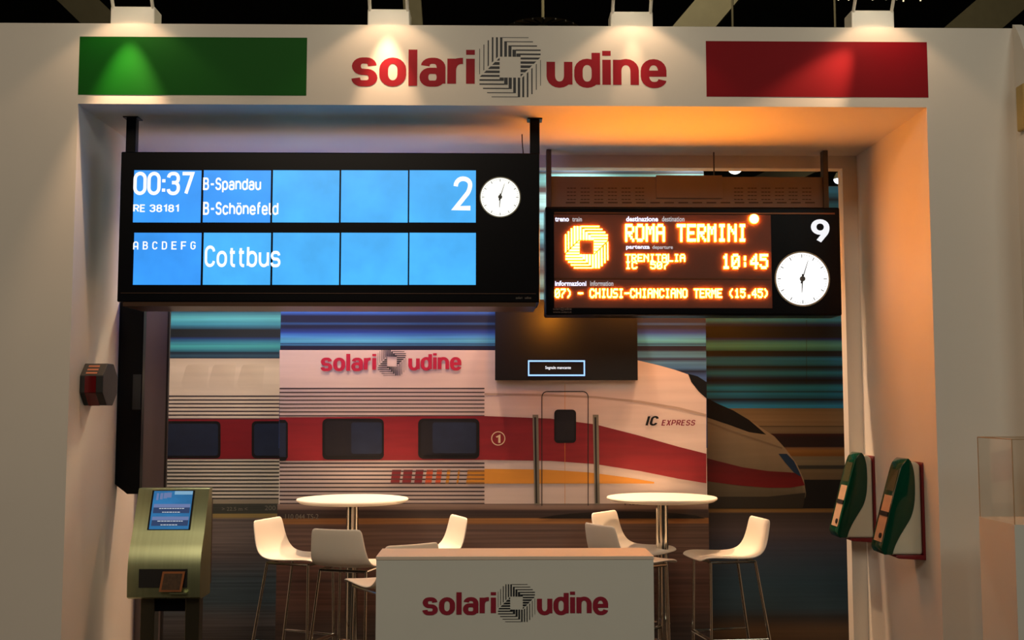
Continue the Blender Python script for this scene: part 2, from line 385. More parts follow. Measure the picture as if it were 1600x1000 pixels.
for k, a in enumerate(FL):
    cx, hy, hz = flood(*a)
    lx, lz, a_, pw, tx_, tz_, sz = ((0, 0.155, 0.12, 95, 0, -1, 50), (0, 0.17, 0.095, 50, 0, -1, 44), (0, 0.16, 0.07, 14, 0, -1, 34), (0.03, 0.10, 0.11, 48, -0.75, -1, 44))[k]
    p_ = Vector((cx+lx, YF-a_, ZT+lz))
    light('fascia_spot', 'SPOT', p_, p_+Vector((tx_, 0.02, tz_)), pw, WARM, spot_size=math.radians(sz), spot_blend=0.7, shadow_soft_size=0.01)
    light('fascia_flood', 'SPOT', (cx, hy, hz-0.04), (cx, YF-0.05, 0.8), 5.5, WARM, spot_size=math.radians(104), spot_blend=0.3, shadow_soft_size=0.02)
light('counter_spot', 'SPOT', (0.0, 4.6, 5.2), (0.0, 5.0, 1.0), 60, WARM, spot_size=math.radians(34), spot_blend=0.8, shadow_soft_size=0.04)

# ------------------------------------------------------------------ clock
def clock(parent, cx, cy, rpx, Y, glow, hour=6.12, minute=3, rear=False):
    s = 1 if not rear else -1
    c = P(cx, cy, Y); r = rpx*(P(cx+1, cy, Y).x-c.x)
    ck = MB().tube(c+Vector((0, -0.006*s, 0)), c+Vector((0, -0.001*s, 0)), r, n=64).build('clock_face', glow, parent)
    MB_ = MB()
    for i in range(64):
        a, b = 2*PI*i/64, 2*PI*(i+1)/64
        q = []
        for rr, an in ((r*0.985, a), (r*1.04, a), (r*1.04, b), (r*0.985, b)): q.append(c+Vector((math.cos(an)*rr, -0.009*s, math.sin(an)*rr)))
        MB_.quad(q)
    MB_.build('rim', mat('clock_rim', (150, 150, 130), 0.4), ck)
    t = MB()
    for i in range(60):
        a = 2*PI*i/60; big = i % 5 == 0
        r0, r1, hw2 = (r*0.80, r*0.93, r*0.014) if big else (r*0.88, r*0.93, r*0.007)
        d = Vector((math.sin(a), 0, math.cos(a))); n = Vector((math.cos(a), 0, -math.sin(a))); o = c+Vector((0, -0.0075*s, 0))
        t.quad([o+d*r0-n*hw2, o+d*r1-n*hw2, o+d*r1+n*hw2, o+d*r0+n*hw2])
    t.build('minute_marks', mat('clock_black', (20, 24, 26), 0.5), ck)
    for nm, ang, ln, wd in (('hour_hand', hour/12*2*PI, 0.52, 0.018), ('minute_hand', minute/60*2*PI, 0.72, 0.014)):
        d = Vector((math.sin(ang), 0, math.cos(ang))); n = Vector((math.cos(ang), 0, -math.sin(ang))); o = c+Vector((0, -0.012*s, 0))
        MB().quad([o-d*r*0.18-n*r*wd*1.8, o+d*r*ln-n*r*wd*0.6, o+d*r*ln+n*r*wd*0.6, o-d*r*0.18+n*r*wd*1.8]).build(nm, MATS['clock_black'], ck)
    MB().tube(c+Vector((0, -0.018*s, 0)), c+Vector((0, -0.006*s, 0)), r*0.1, n=20).build('hub', mat('clock_hub', (70, 74, 74), 0.4), ck)

# ------------------------------------------------------------------ big blue LCD departure display
YD = 5.72
DX0 = P(186, 350, YD).x; DX1 = P(843, 350, YD).x; DZ1 = P(500, 238, YD).z; DZ0 = P(500, 472, YD).z
DD = 0.34
bd = empty('departure_display', ((DX0+DX1)/2, YD+DD/2, DZ0)); tag(bd, 'wide black display with blue screens announcing Cottbus, hanging on the left', 'display')
MB().box(DX0, DX1, YD, YD+DD, DZ0, DZ1).build('housing', M_BLACK, bd, bevel=0.006)
zz = P(500, 459, YD).z
MB().box(DX0+0.02, DX1-0.02, YD-0.004, YD+0.003, zz, zz+0.004).build('edge_strip', mat('dark_bronze', (90, 70, 60), 0.3, 0.8), bd)
MB().box(DX0+0.03, DX1-0.02, YD+0.006, YD+DD-0.006, DZ0-0.022, DZ0).build('bottom_rail', mat('bronze_anodised', (84, 62, 48), 0.35, 0.7), bd)
for x in (200.5, 836):
    c = P(x, 240, YD).x
    y0 = YD+0.03
    MB().box(c-0.026, c+0.026, y0, y0+0.05, DZ1, ZS-0.004).build('hanging_post', M_BLACK, bd, bevel=0.003)
    MB().box(c-0.04, c+0.04, y0-0.015, y0+0.065, ZS-0.006, ZS).build('post_plate', M_BLACK, bd)
SCRR = emit('rear_lcd', (0.26, 0.32, 0.95), 2.0)
# rows of screens, front and rear
XS = [207, 316, 424.5, 531.5, 638.5, 744.5]
SCR = emit('blue_lcd', (0.040, 0.34, 1.0), 1.0, noise=0.14, nscale=(4.2, 4.2, 4.2), rough=0.3, spec=0.45)
SCR2 = emit('blue_lcd_light', (0.065, 0.47, 1.02), 1.0, noise=0.14, nscale=(4.2, 4.2, 4.2), rough=0.3, spec=0.45)
for r_, (ya, yb) in enumerate(((266.5, 347.5), (364, 445))):
    for k in range(5):
        a = P(XS[k]+0.9, yb, YD); b = P(XS[k+1]-0.9, ya, YD)
        MB().box(a.x, b.x, YD-0.003, YD+0.004, a.z, b.z).build('screen_panel', SCR2 if (r_ == 1 or k > 1) and k > 0 else SCR, bd)
        MB().box(a.x, b.x, YD+DD-0.004, YD+DD+0.003, a.z, b.z).build('rear_screen', SCRR, bd)
    a = P(XS[0], yb, YD); b = P(XS[5], ya, YD)
TW = emit('lcd_white', (0.95, 0.95, 1.0), 1.25)
lay = 4
text('00:37', (208.5, 269, 305, 305), YD, TW, bd, stroke=(1.3, 1.2, 1.6), lay=lay)
text('RE 38181', (208.5, 319, 280, 331.5), YD, TW, bd, stroke=(1.4, 1.3, 2.1), lay=lay)
text('B-Spandau', (317.5, 278, 408.5, 300.5), YD, TW, bd, stroke=(1.4, 1.3, 2.1), lay=lay)
text('B-Sch\u00f6nefeld', (317.5, 316, 435.5, 336), YD, TW, bd, stroke=(1.4, 1.3, 2.1), lay=lay)
for i_, ch_ in enumerate('ABCDEFG'): text(ch_, (208.5+14.9*i_, 377.5, 208.5+14.9*i_+8.3, 390), YD, TW, bd, stroke=(1.25, 1.15, 1.5), lay=lay)
text('Cottbus', (320, 384, 439, 417.5), YD, TW, bd, stroke=(1.2, 1.15, 2.0), lay=lay)
text('2', (705, 276, 738, 329), YD, TW, bd, stroke=(1.2, 1.1, 1.9), lay=lay)
text('solari', (806, 463.5, 816, 467), YD, mat('grey_print', (120, 110, 100), 0.5), bd, lay=1); text('udine', (820, 463.5, 830, 467), YD, MATS['grey_print'], bd, lay=1)
CLK = emit('clock_glow', (1.0, 0.98, 0.88), 1.15)
clock(bd, 781.5, 308.5, 31, YD, CLK)
MB().path([P(812, 176, 6.1), P(815.5, 200, 6.1), P(816, 222, 6.08), P(818, 245, 6.0)], 0.003).build('cable', M_BLACK, bd)

# ------------------------------------------------------------------ orange LED display
YO = 6.38; OD = 0.2
OX0 = P(852, 400, YO).x; OX1 = P(1314, 400, YO).x; OZ1 = P(1080, 323, YO).z; OZ0 = P(1080, 493, YO).z
od = empty('platform_display', ((OX0+OX1)/2, YO+OD/2, OZ0)); tag(od, 'black display with orange dot letters for Roma Termini, hanging on the right', 'display')
MB().box(OX0, OX1, YO, YO+OD, OZ0, OZ1).build('housing', M_BLACK, od, bevel=0.012, seg=3)
M_BOARD = mat('brown_led_board', (92, 44, 20), 0.5, noise=0.1)
a = P(866, 481, YO); b = P(1204, 336, YO)
MB().box(a.x, b.x, YO-0.002, YO+0.001, a.z, b.z).build('led_board', M_BOARD, od)
gv = MB()
for y in (334, 436):
    a = P(866, y, YO); b = P(1204 if y == 436 else 1304, y-1.2, YO); gv.box(a.x, b.x, YO-0.006, YO, a.z, b.z)
gv.build('divider_strip', mat('dark_bronze2', (110, 70, 45), 0.3, 0.7), od)
FONT = {
'0':'01110 10001 10011 10101 11001 10001 01110','1':'00100 01100 00100 00100 00100 00100 01110','4':'00010 00110 01010 10010 11111 00010 00010',
'5':'11111 10000 11110 00001 00001 10001 01110','7':'11111 00001 00010 00100 01000 01000 01000','9':'01110 10001 10001 01111 00001 00010 01100',
'A':'01110 10001 10001 11111 10001 10001 10001','C':'01110 10001 10000 10000 10000 10001 01110','E':'11111 10000 10000 11110 10000 10000 11111',
'H':'10001 10001 10001 11111 10001 10001 10001','I':'01110 00100 00100 00100 00100 00100 01110','L':'10000 10000 10000 10000 10000 10000 11111',
'M':'10001 11011 10101 10101 10001 10001 10001','N':'10001 11001 10101 10011 10001 10001 10001','O':'01110 10001 10001 10001 10001 10001 01110',
'R':'11110 10001 10001 11110 10100 10010 10001','S':'01111 10000 10000 01110 00001 00001 11110','T':'11111 00100 00100 00100 00100 00100 00100',
'U':'10001 10001 10001 10001 10001 10001 01110','V':'10001 10001 10001 10001 10001 01010 00100',':':'00000 00100 00100 00000 00100 00100 00000',
'-':'00000 00000 00000 11111 00000 00000 00000','(':'00010 00100 01000 01000 01000 00100 00010',')':'01000 00100 00010 00010 00010 00100 01000',
'.':'00000 00000 00000 00000 00000 00110 00110',' ':'00000 '*7}
LED = emit('amber_led', (1.0, 0.28, 0.012), 85)
LEDR = emit('amber_led_rear', (1.0, 0.28, 0.012), 30)
def dots(s, x0, y0, x1, y1, n=None, m=LED, name='led_text', Y=None, flip=False, fat=1.25):
    Y = YO if Y is None else Y
    mb = MB(); n = n or len(s)
    pitch = (x1-x0)/(n-1+5/6.0)      # 5 of 6 columns used by the last letter
    cw = pitch/6; chh = (y1-y0)/7
    for i, ch in enumerate(s):
        rows = FONT[ch].split()
        for r_, row in enumerate(rows):
            for c_, v in enumerate(row):
                if v == '1':
                    cx = x0+pitch*i+cw*(c_+0.5); cy = y0+chh*(r_+0.5)
                    a = P(cx-cw*fat/2, cy+chh*fat/2, YO); b = P(cx+cw*fat/2, cy-chh*fat/2, YO)
                    if flip: a.x, b.x = OX0+OX1-b.x, OX0+OX1-a.x
                    yy = (YO-0.010) if not flip else (YO+OD+0.006)
                    mb.quad([(a.x, yy, a.z), (b.x, yy, a.z), (b.x, yy, b.z), (a.x, yy, b.z)])
    return mb.build(name, LEDR if flip else m, od)
for fl in (False, True):
    dots('ROMA', 977, 351, 1038, 377.5, flip=fl); dots('TERMINI', 1057.5, 351, 1166, 377.5, flip=fl)
    dots('TRENITALIA', 977, 397.5, 1070, 409, flip=fl)
    dots('IC', 977, 409, 995, 420.5, flip=fl); dots('507', 1016, 409, 1044, 420.5, flip=fl)
    dots('10:45', 1128, 397.5, 1199, 420, flip=fl)
    q_ = 0
    for wd in '07) - CHIUSI-CHIANCIANO TERME (15.45)'.split(' '):
        pt = 333/36.83; dots(wd, 867+q_*pt, 451.5, 867+(q_+len(wd)-1+5/6)*pt, 465.5, flip=fl); q_ += len(wd)+1
em = emblem((916.5, 386.5), 33, YO, LED, od, lay=8, fat=5.0, name='led_emblem')
em2 = emblem((2*P(0,0,1).x+916.5, 386.5), 33, YO, LEDR, od, lay=8, fat=5.0, name='rear_led_emblem')
em2.location = (OX0+OX1-2*P(916.5, 386.5, YO).x, OD+0.016, 0)
c = P(1177.5, 342.5, YO); MB().disc(c+Vector((0, -0.012, 0)), 0.028, 24).build('signal_lamp', LED, od)
MB().disc(Vector((OX0+0.07, YO+OD+0.004, OZ0+0.07)), 0.03, 24).build('added_rear_glow', emit('added_amber_glow', (1.0, 0.30, 0.012), 260), od)  # unseen amber glow, added so the monitor picks up an orange reflection
LW = emit('white_backlit', (0.78, 0.78, 1.0), 1.5); LW2 = emit('white_backlit_thin', (0.72, 0.70, 0.72), 0.85)
for a, b, y0, y1, xs_ in (('treno', 'train', 339.5, 346.5, (867, 889, 894, 909)), ('destinazione', 'destination', 338.5, 346.5, (978, 1028, 1034, 1069)),
                     ('partenza', 'departure', 383.5, 391, (978, 1015, 1019, 1051)), ('informazioni', 'information', 439, 447, (867, 916, 922, 958))):
    text(a, (xs_[0], y0, xs_[1], y1), YO, LW, od, name='caption', bold=0.03, lay=6)
    text(b, (xs_[2], y0, xs_[3], y1), YO, LW2, od, name='caption', bold=0.012, lay=6)
text('9', (1267, 343, 1295, 379), YO, emit('nine_white', (0.92, 0.92, 0.95), 1.0), od, name='platform_number', stroke=(1.7, 1.5, 1.9), lay=6)
text('solari', (864, 480.5, 875, 484.5), YO, MATS['grey_print'], od, name='maker_print', lay=2); text('udine', (882, 480.5, 893, 484.5), YO, MATS['grey_print'], od, name='maker_print', lay=2); emblem((878.5, 483), 2.8, YO, MATS['grey_print'], od, lay=2)
text('www.solari.it', (864, 486, 893, 489), YO, MATS['grey_print'], od, name='maker_print', lay=2)
clock(od, 1253, 436, 41.5, YO, emit('clock_glow_big', (1.0, 0.99, 0.96), 1.35))
# ventilated chassis above
YV = YO+0.08
VX0 = P(861, 300, YV).x; VX1 = P(1293, 300, YV).x; VZ1 = P(1080, 276, YV).z
M_CH = mat('beige_sheet_metal', (118, 106, 98), 0.5, 0.2, noise=0.05)
ch = MB().box(VX0, VX1, YV, YO+OD-0.02, OZ1, VZ1).build('vented_chassis', M_CH, od, bevel=0.003)
a = P(1025, 310, YV); b = P(1128, 275, YV)
MB().box(a.x, b.x, YV-0.006, YV, a.z, b.z+0.003).build('cover_plate', M_CH, ch, bevel=0.004)
M_SL = mat('slot_shadow', (60, 48, 42), 0.8)
sl = MB()
for x0 in [886+21.3*i for i in range(6)]+[1147+21.3*i for i in range(6)]:
    for y in (293.5, 299.5, 305, 311):
        for q in range(3):
            a = P(x0+q*5, y+1.2, YV); b = P(x0+q*5+3.9, y, YV); sl.box(a.x, b.x, YV-0.0012, YV, a.z, b.z)
for i in range(18):
    a = P(884+22*i, 317.5, YV); b = P(884+22*i+15, 315.8, YV); sl.box(a.x, b.x, YV-0.0012, YV, a.z, b.z)
o = sl.build('vent_slots', M_SL, ch); o['kind'] = 'stuff'
for x in (857.5, 1289.5):
    c = P(x, 300, YV).x
    MB().box(c-0.015, c+0.015, YV-0.02, YV+0.04, OZ1-0.02, ZS-0.003).build('hanging_post', mat('grey_post', (78, 72, 66), 0.5, 0.3), od, bevel=0.002)
c = P(1118, 250, YV); MB().tube((c.x, YV+0.05, VZ1), (c.x, YV+0.05, ZS), 0.004).build('hanging_wire', MATS['grey_post'], od)

# ------------------------------------------------------------------ mural, middle section
PR = printed('mural_streak_print', 0.22, (0.8, 1, 55)); PB = printed('mural_body_print', 0.07, (1.0, 1, 18)); PS = printed('mural_passing_train_print', 0.12, (0.6, 1, 40)); PG = printed('mural_platform_print', 0.45, (0.7, 1, 60))
TRD = mat('mural_red', (126, 14, 26), 0.5, noise=0.18, nscale=(3, 1, 22)); TWN = mat('mural_window', (26, 24, 30), 0.4, noise=0.35, nscale=(9, 1, 12))
TNV = mat('mural_window_blue', (30, 40, 62), 0.4, noise=0.4, nscale=(7, 1, 12)); TYL = mat('mural_yellow', (208, 140, 40), 0.5, noise=0.06)
TLN = mat('mural_line', (62, 50, 52), 0.5); TDK = mat('mural_dark', (26, 22, 20), 0.5, noise=0.3, nscale=(2, 1, 30)); TBK = mat('mural_black', (10, 10, 12), 0.35)
TGR = mat('mural_grey', (120, 116, 100), 0.5); TCR = mat('mural_cream', (216, 196, 160), 0.5); TOR = mat('mural_orange', (198, 84, 40), 0.5)
TRM = mat('mural_window_rim', (16, 12, 14), 0.4)
def mural(label, x0, x1, Y):
    p = P((x0+x1)/2, 999, Y); r = empty('train_mural', (p.x, Y, 0)); tag(r, label, 'mural', 'train picture panels of the back wall'); return r
def rrect(x0, y0, x1, y1, r, n=5):
    pts = []
    for cx, cy, s in ((x1-r, y0+r, -90), (x1-r, y1-r, 0), (x0+r, y1-r, 90), (x0+r, y0+r, 180)):
        for i in range(n+1):
            t = math.radians(s+90*i/n); pts.append((cx+math.cos(t)*r, cy+math.sin(t)*r))
    return pts
def ribs(x0, x1, ys, Y, lay, parent, th=2.4, m=TLN):
    mb = MB()
    for y in ys:
        mb.quad([P(x0, y+th, Y)+Vector((0, -0.0012*lay, 0)), P(x1, y+th, Y)+Vector((0, -0.0012*lay, 0)), P(x1, y, Y)+Vector((0, -0.0012*lay, 0)), P(x0, y, Y)+Vector((0, -0.0012*lay, 0))])
    return mb.build('rib_lines', m, parent)
def polycol(name, top, bot, Y, lay, m, parent):
    """strip between two edge lines; top/bot = [(x,y,colour)]"""
    v = []; f = []; c = []
    for i, (a, b) in enumerate(zip(top, bot)):
        for q in (a, b):
            p = P(q[0], q[1], Y); v.append((p.x, Y-0.0012*lay, p.z)); c.append(q[2])
        if i: f.append((2*i-2, 2*i-1, 2*i+1, 2*i))
    return pcol((v, f, c), name, m, parent)

mc = mural('middle back wall picture of a white and red express train with driver door', 437, 1103, YC)
D = (14, 18, 40); T1 = (90, 124, 168); T2 = (128, 168, 182)
rows = [(225, D), (255, (40, 70, 96)), (262, (120, 165, 176)), (266, (70, 100, 130)), (270, D), (273, (130, 165, 170)), (285, (110, 150, 150)), (294, D), (299, D), (305, (150, 160, 160)), (322, (140, 150, 150)),
        (330, D), (336, (110, 150, 160)), (350, (140, 160, 160)), (360, D), (368, (100, 140, 150)), (390, D), (396, (120, 120, 120)), (425, (90, 60, 60)), (440, (150, 150, 140)), (455, (40, 20, 30)), (460, (120, 150, 160)), (470, T2), (480, T1), (489, (70, 90, 150)), (494, D), (503, (16, 20, 44)), (506, (50, 74, 110)), (509, D), (513, (20, 24, 50)), (520, (50, 66, 130)),
        (525, (96, 128, 170)), (533, (128, 168, 170)), (536, (100, 140, 160)), (537.5, (20, 34, 60)), (539, (96, 130, 150)), (541, D), (547, (40, 24, 44)), (551, (120, 134, 150)), (557, (120, 134, 150)), (561, (60, 30, 60)), (566, (120, 130, 150)), (575, (96, 110, 140)), (580, D), (590, (96, 100, 140)), (600, (90, 90, 120)), (625, (60, 60, 90)), (700, (60, 60, 90))]
sheet('sky_streaks', 437, 1104, rows, YC, 1, PR, mc)
BT = (214, 196, 190); BM = (232, 220, 206); BL = (206, 190, 178)
tx = [437, 700, 900, 996, 1030, 1055, 1075, 1080, 1103.5]; ty = [547, 547, 548, 563, 571, 578, 585, 594, 622]
bx = [(x, 652 if i < 4 else 652, BM) for i, x in enumerate(tx)]
polycol('train_roof', [(x, y, BT) for x, y in zip(tx, ty)], [(x, 800, BL) for x in tx], YC, 2, PB, mc)
# front windscreen edge and roof seam
ppoly('windscreen', [(1075, 584), (1090, 588), (1104, 597), (1104, 623), (1092, 612), (1080, 597)], YC, 3, TBK, mc)
seam = [(757, 614), (860, 616), (930, 619), (1000, 626), (1060, 636), (1103.5, 647)]
polycol('roof_seam', [(x, y, (170, 150, 136)) for x, y in seam], [(x, y+3.5, (176, 156, 142)) for x, y in seam], YC, 3, PB, mc)
ribs(437, 757, [606+6.1*i for i in range(8)], YC, 3, mc, 2.0)
ribs(437, 757, [722.5+6.3*i for i in range(11)], YC, 3, mc, 2.4)
st = [(437, 652), (757, 650), (860, 654), (930, 663), (1000, 681), (1060, 698), (1103.5, 709)]; sb = [(437, 720), (757, 718.5), (860, 720), (930, 725), (1000, 736), (1060, 748), (1103.5, 755)]
R1 = (178, 34, 38)
polycol('red_stripe', [(x, y, (120, 14, 28)) for x, y in st], [(x, y, (140, 24, 32)) for x, y in sb], YC, 4, printed('mural_red_print', 0.12, (2.5, 1, 22)), mc)
yt = [(757, 732.5), (850, 733.5), (920, 738), (980, 746), (1022, 753)]
polycol('yellow_stripe', [(x, y, (214, 146, 50)) for x, y in yt], [(x, 755.5, (214, 146, 50)) for x, y in yt], YC, 4, PB, mc)
for k, (x, wd, c_) in enumerate(((610, 14, TRD), (628, 14, TRD), (647, 12, TRD), (664, 10, TOR), (680, 8, TOR), (696, 5, TYL), (713, 3, TYL), (728, 29, TYL))):
    ppoly('dash_mark', [(x, 756), (x+wd, 756), (x+wd+(3 if k < 7 else 0), 734), (x+3, 734)], YC, 4 if k == 7 else 4.4, c_, mc)
ribs(605, 757, [735.1+6.3*i for i in range(4)], YC, 5, mc, 1.4)
for (x0, y0, x1, y1), inner in (((437, 656, 450, 720), None), ((504, 654, 600, 718), (549, 660, 597, 709)), ((653.5, 654, 749, 717), (676, 660, 744, 708))):
    wn = ppoly('window', [(437, 656), (446, 656), (450, 661), (450, 714), (446, 720), (437, 720)] if inner is None else rrect(x0, y0, x1, y1, 8), YC, 6, TRM, mc)
    if inner is None: ppoly('pane', [(437, 661), (447, 661), (447, 714), (437, 714)], YC, 7, TNV, wn)
    else:
        ppoly('pane', rrect(x0+4, y0+4, x1-4, y1-6, 6), YC, 7, TWN, wn)
        ppoly('blind', rrect(*inner, 4), YC, 8, TNV, wn)
# number one in a ring
rg = MB(); c = P(778.5, 685, YC); k_ = P(779.5, 685, YC).x-c.x
for i in range(32):
    a, b = 2*PI*i/32, 2*PI*(i+1)/32
    rg.quad([c+Vector((math.cos(t)*rr*k_, -0.0072, math.sin(t)*rr*k_)) for rr, t in ((9.6, a), (11, a), (11, b), (9.6, b))])
rg.build('class_ring', TCR, mc); text('1', (774.5, 678.5, 782, 692), YC, TCR, mc, name='class_number', stroke=(1.5, 1.2, 1.9), lay=6)
# door
dl = MB()
op = rrect(846, 611, 919.5, 860, 9); ip = rrect(847.3, 612.3, 918.2, 860, 8)
n_ = len(op)
for i in range(n_):
    j = (i+1) % n_
    if max(op[i][1], op[j][1]) > 800 and min(op[i][1], op[j][1]) > 800: continue
    q = [op[i], op[j], ip[j], ip[i]]
    q = [(x, min(y, 790)) for x, y in q]
    dl.quad([P(x, y, YC)+Vector((0, -0.0065, 0)) for x, y in q])
dl.build('door_outline', TDK, mc)
ppoly('door_seam', [(882.4, 600), (883, 600), (883, 790), (882.4, 790)], YC, 4.8, TYL, mc)
wn = ppoly('door_window', rrect(866, 640, 900, 692, 6), YC, 6, TRM, mc); ppoly('door_pane', rrect(869, 643, 897, 688, 4), YC, 7, TWN, wn)
for x in (832, 926):
    h = ppoly('grab_rail', [(x, 648), (x+9, 648), (x+11, 788), (x+3, 788)], YC, 6, TGR, mc)
    ppoly('rail_core', [(x+2.5, 652), (x+5.5, 652), (x+7.5, 786), (x+5, 786)], YC, 7, TDK, h)
text('IC', (1008, 650, 1030, 665), YC, TBK, mc, stroke=(1.9, 1.5, 2.6), shear=0.3, lay=6)
text('EXPRESS', (1033, 656, 1087, 665), YC, mat('mural_dark_red', (120, 16, 50), 0.5), mc, stroke=(1.6, 1.3, 2.6), shear=0.25, lay=6)
text('1400-205', (976, 779, 1022, 789), YC, TDK, mc, bold=0.0, lay=6)
rows = [(787, (140, 120, 108)), (794, (128, 106, 92)), (797, (62, 46, 42)), (803, (52, 40, 36)), (809, (60, 44, 36)), (810, (150, 104, 56)), (817, (140, 96, 50)), (820, (96, 76, 66)), (850, (104, 82, 72)), (880, (92, 62, 50)), (910, (76, 52, 44)), (940, (86, 60, 50)), (975, (60, 46, 40)), (1012, (50, 40, 36))]
sheet('platform_edge', 437, 1104, rows, YC, 5, PG, mc)
text('110 044 TS-2', (446, 803, 498, 811), YC, TGR, mc, lay=6.5)
wh = MB()
pts = [(840, 810)]+[(850+i*14, 810-11*math.sin(PI*i/18)**0.5) for i in range(1, 18)]+[(1102, 810)]
ppoly('wheel_arch', pts, YC, 6, TBK, mc)
lg = empty('wall_logo', P(611, 582, YC)); tag(lg, 'company lettering and emblem stuck on the train roof of the back wall picture', 'sign')
M_RED2 = mat('magenta_red_ink', (182, 28, 62), 0.5)
logo([(501, 553, 588, 580), (638, 552, 721, 579)], (612.5, 565), 22, YC, lg, M_RED2, M_INK, lay=4)

# mural, left section
ml = mural('left back wall picture with the end of the coach and ribbed sides', 262, 437, YS)
XW0 = 150
rows = [(250, D), (300, (70, 120, 130)), (330, D), (360, (90, 140, 140)), (400, D), (440, (80, 120, 130)), (484, (14, 20, 28)), (488, (50, 96, 104)), (497, (130, 176, 160)), (505, (90, 146, 146)), (512, (50, 90, 100)), (515, (8, 14, 18)), (526, (12, 20, 28)), (529, (30, 50, 90)), (533, (60, 110, 120)), (541, (104, 166, 144)), (548, (60, 110, 110)), (551, (16, 26, 40)), (556, (70, 80, 84)), (560, (18, 24, 40)), (565, (18, 24, 40))]
sheet('sky_streaks', XW0, 440, rows, YS, 1, PR, ml)
rows = [(560, (196, 178, 158)), (575, (224, 206, 184)), (610, (220, 202, 180)), (655, (226, 210, 190)), (717, (216, 206, 186)), (780, (216, 206, 186)), (781, (150, 140, 118)), (789, (150, 140, 118))]
sheet('coach_side', XW0, 440, rows, YS, 2, PB, ml)
for i, x in enumerate((291, 333, 378)):
    polycol('roof_ghost', [(x, 573, (206, 186, 162)), (x+3, 570, (206, 186, 162)), (x+36, 568, (216, 198, 174))], [(x-8, 600, (218, 200, 178)), (x-4, 606, (218, 200, 178)), (x+32, 606, (218, 200, 178))], YS, 2.5, PB, ml)
ribs(XW0, 440, [618+5.9*i for i in range(7)], YS, 3, ml, 2.0)
ribs(XW0, 440, [720+5.75*i for i in range(11)], YS, 3, ml, 2.3, mat('mural_line_green', (60, 60, 54), 0.5))
ppoly('red_stripe', [(XW0, 717), (440, 717), (440, 655), (XW0, 655)], YS, 4, TRD, ml)
for x0, x1 in ((250, 345), (393.5, 470)):
    x1c = min(x1, 437); pts = rrect(x0, 658, x1, 716, 7)
    pts = [(min(x, 439), y) for x, y in pts]
    wn = ppoly('window', pts, YS, 5, TRM, ml)
    ppoly('pane', [(min(x, 438.5), y) for x, y in rrect(x0+4, 662, x1-4, 712, 5)], YS, 6, TNV, wn)
rows = [(787, (60, 62, 54)), (802, (56, 58, 48)), (803.5, (150, 130, 76)), (808, (140, 120, 70)), (811, (100, 90, 84)), (840, (110, 98, 92)), (870, (84, 76, 74)), (905, (60, 74, 80)), (940, (62, 78, 84)), (970, (90, 86, 84)), (1000, (70, 66, 62))]
sheet('platform_edge', XW0, 440, rows, YS, 5, PG, ml)
text('> 22.5 m <', (347, 792, 387, 798), YS, TGR, ml, lay=6); text('200', (414, 790, 431, 797), YS, TGR, ml, lay=6)

# mural, right section
mr_ = mural('right back wall picture with the dark nose of the train', 1104, 1330, YS)
X1 = 1400
rows = [(291, (60, 100, 110)), (300, (64, 116, 124)), (312, (20, 30, 40)), (318, (50, 96, 104)), (345, (110, 150, 140)), (380, (60, 110, 116)), (392, (14, 20, 30)), (400, (56, 96, 104)), (430, (110, 140, 130)), (450, (30, 50, 60)), (470, (60, 100, 110)), (480, (14, 20, 28)), (490, (50, 100, 110)), (500, (76, 128, 136)), (507, (20, 34, 66)), (511, (10, 12, 18)), (527, (12, 14, 18)), (530, (24, 34, 84)),
        (534, (80, 118, 110)), (540, (120, 152, 122)), (547, (70, 104, 84)), (549, (12, 14, 20)), (556, (16, 18, 30)), (560, (46, 108, 124)), (569, (40, 100, 110)), (573, (8, 12, 18)), (577, (20, 50, 60)), (583, (50, 118, 124)), (590, (20, 40, 56)), (594, (8, 10, 24)), (599, (20, 40, 50)), (605, (44, 122, 128)), (611, (30, 100, 110)), (612, (10, 24, 36)), (614, (36, 114, 124)), (621, (28, 90, 100)), (624, (8, 12, 20)), (628, (24, 70, 84)), (634, (50, 128, 140)), (638, (50, 120, 130))]
sheet('sky_streaks', 1090, X1, rows, YS, 1, PR, mr_, (0.75, 1.25, 1.75))
rows = [(638, (156, 140, 108)), (655, (176, 156, 120)), (665, (170, 150, 116)), (666, (84, 70, 54)), (667.5, (150, 134, 106)), (677, (150, 134, 106)), (678, (70, 8, 10)), (684, (40, 10, 12)), (698, (40, 12, 14)), (700, (150, 110, 80)), (704, (176, 128, 60)), (712, (150, 98, 36)), (714, (150, 140, 110)), (726, (146, 138, 110)), (728, (60, 62, 60)), (732, (66, 66, 60)), (734, (140, 124, 92)), (749, (126, 110, 84)), (750, (16, 12, 12)), (794, (14, 12, 12)), (795, (120, 92, 50)), (799, (130, 100, 56)), (802, (60, 52, 50)), (830, (54, 48, 50)), (850, (44, 46, 56)), (880, (36, 48, 60)), (910, (32, 50, 62)), (950, (36, 52, 62)), (965, (40, 40, 40)), (985, (66, 52, 38)), (1005, (60, 48, 36))]
sheet('second_train', 1090, X1, [(y, tuple(v*(0.8 if y < 750 else (1.55 if y > 810 else 1.0)) for v in c)) for y, c in rows], YS, 1, PS, mr_)  # upper rows dimmed in the print, standing in for weaker light on this panel
nose_top = [(1095, 616), (1104, 624), (1140, 640), (1180, 662), (1210, 682), (1228, 702), (1245, 725), (1256, 750), (1259, 770)]
polycol('train_nose', [(x, y, (150, 136, 112)) for x, y in nose_top], [(x, 780 if i < 8 else 776, (84, 78, 62)) for i, (x, y) in enumerate(nose_top)], YS, 2, PB, mr_)  # nose colours darkened likewise, shade put into the print
ppoly('skirt_shadow', [(1095, 794), (1254, 794), (1256, 786), (1258, 770), (1200, 776), (1095, 776)], YS, 2.5, mat('mural_skirt', (46, 42, 34), 0.5), mr_)
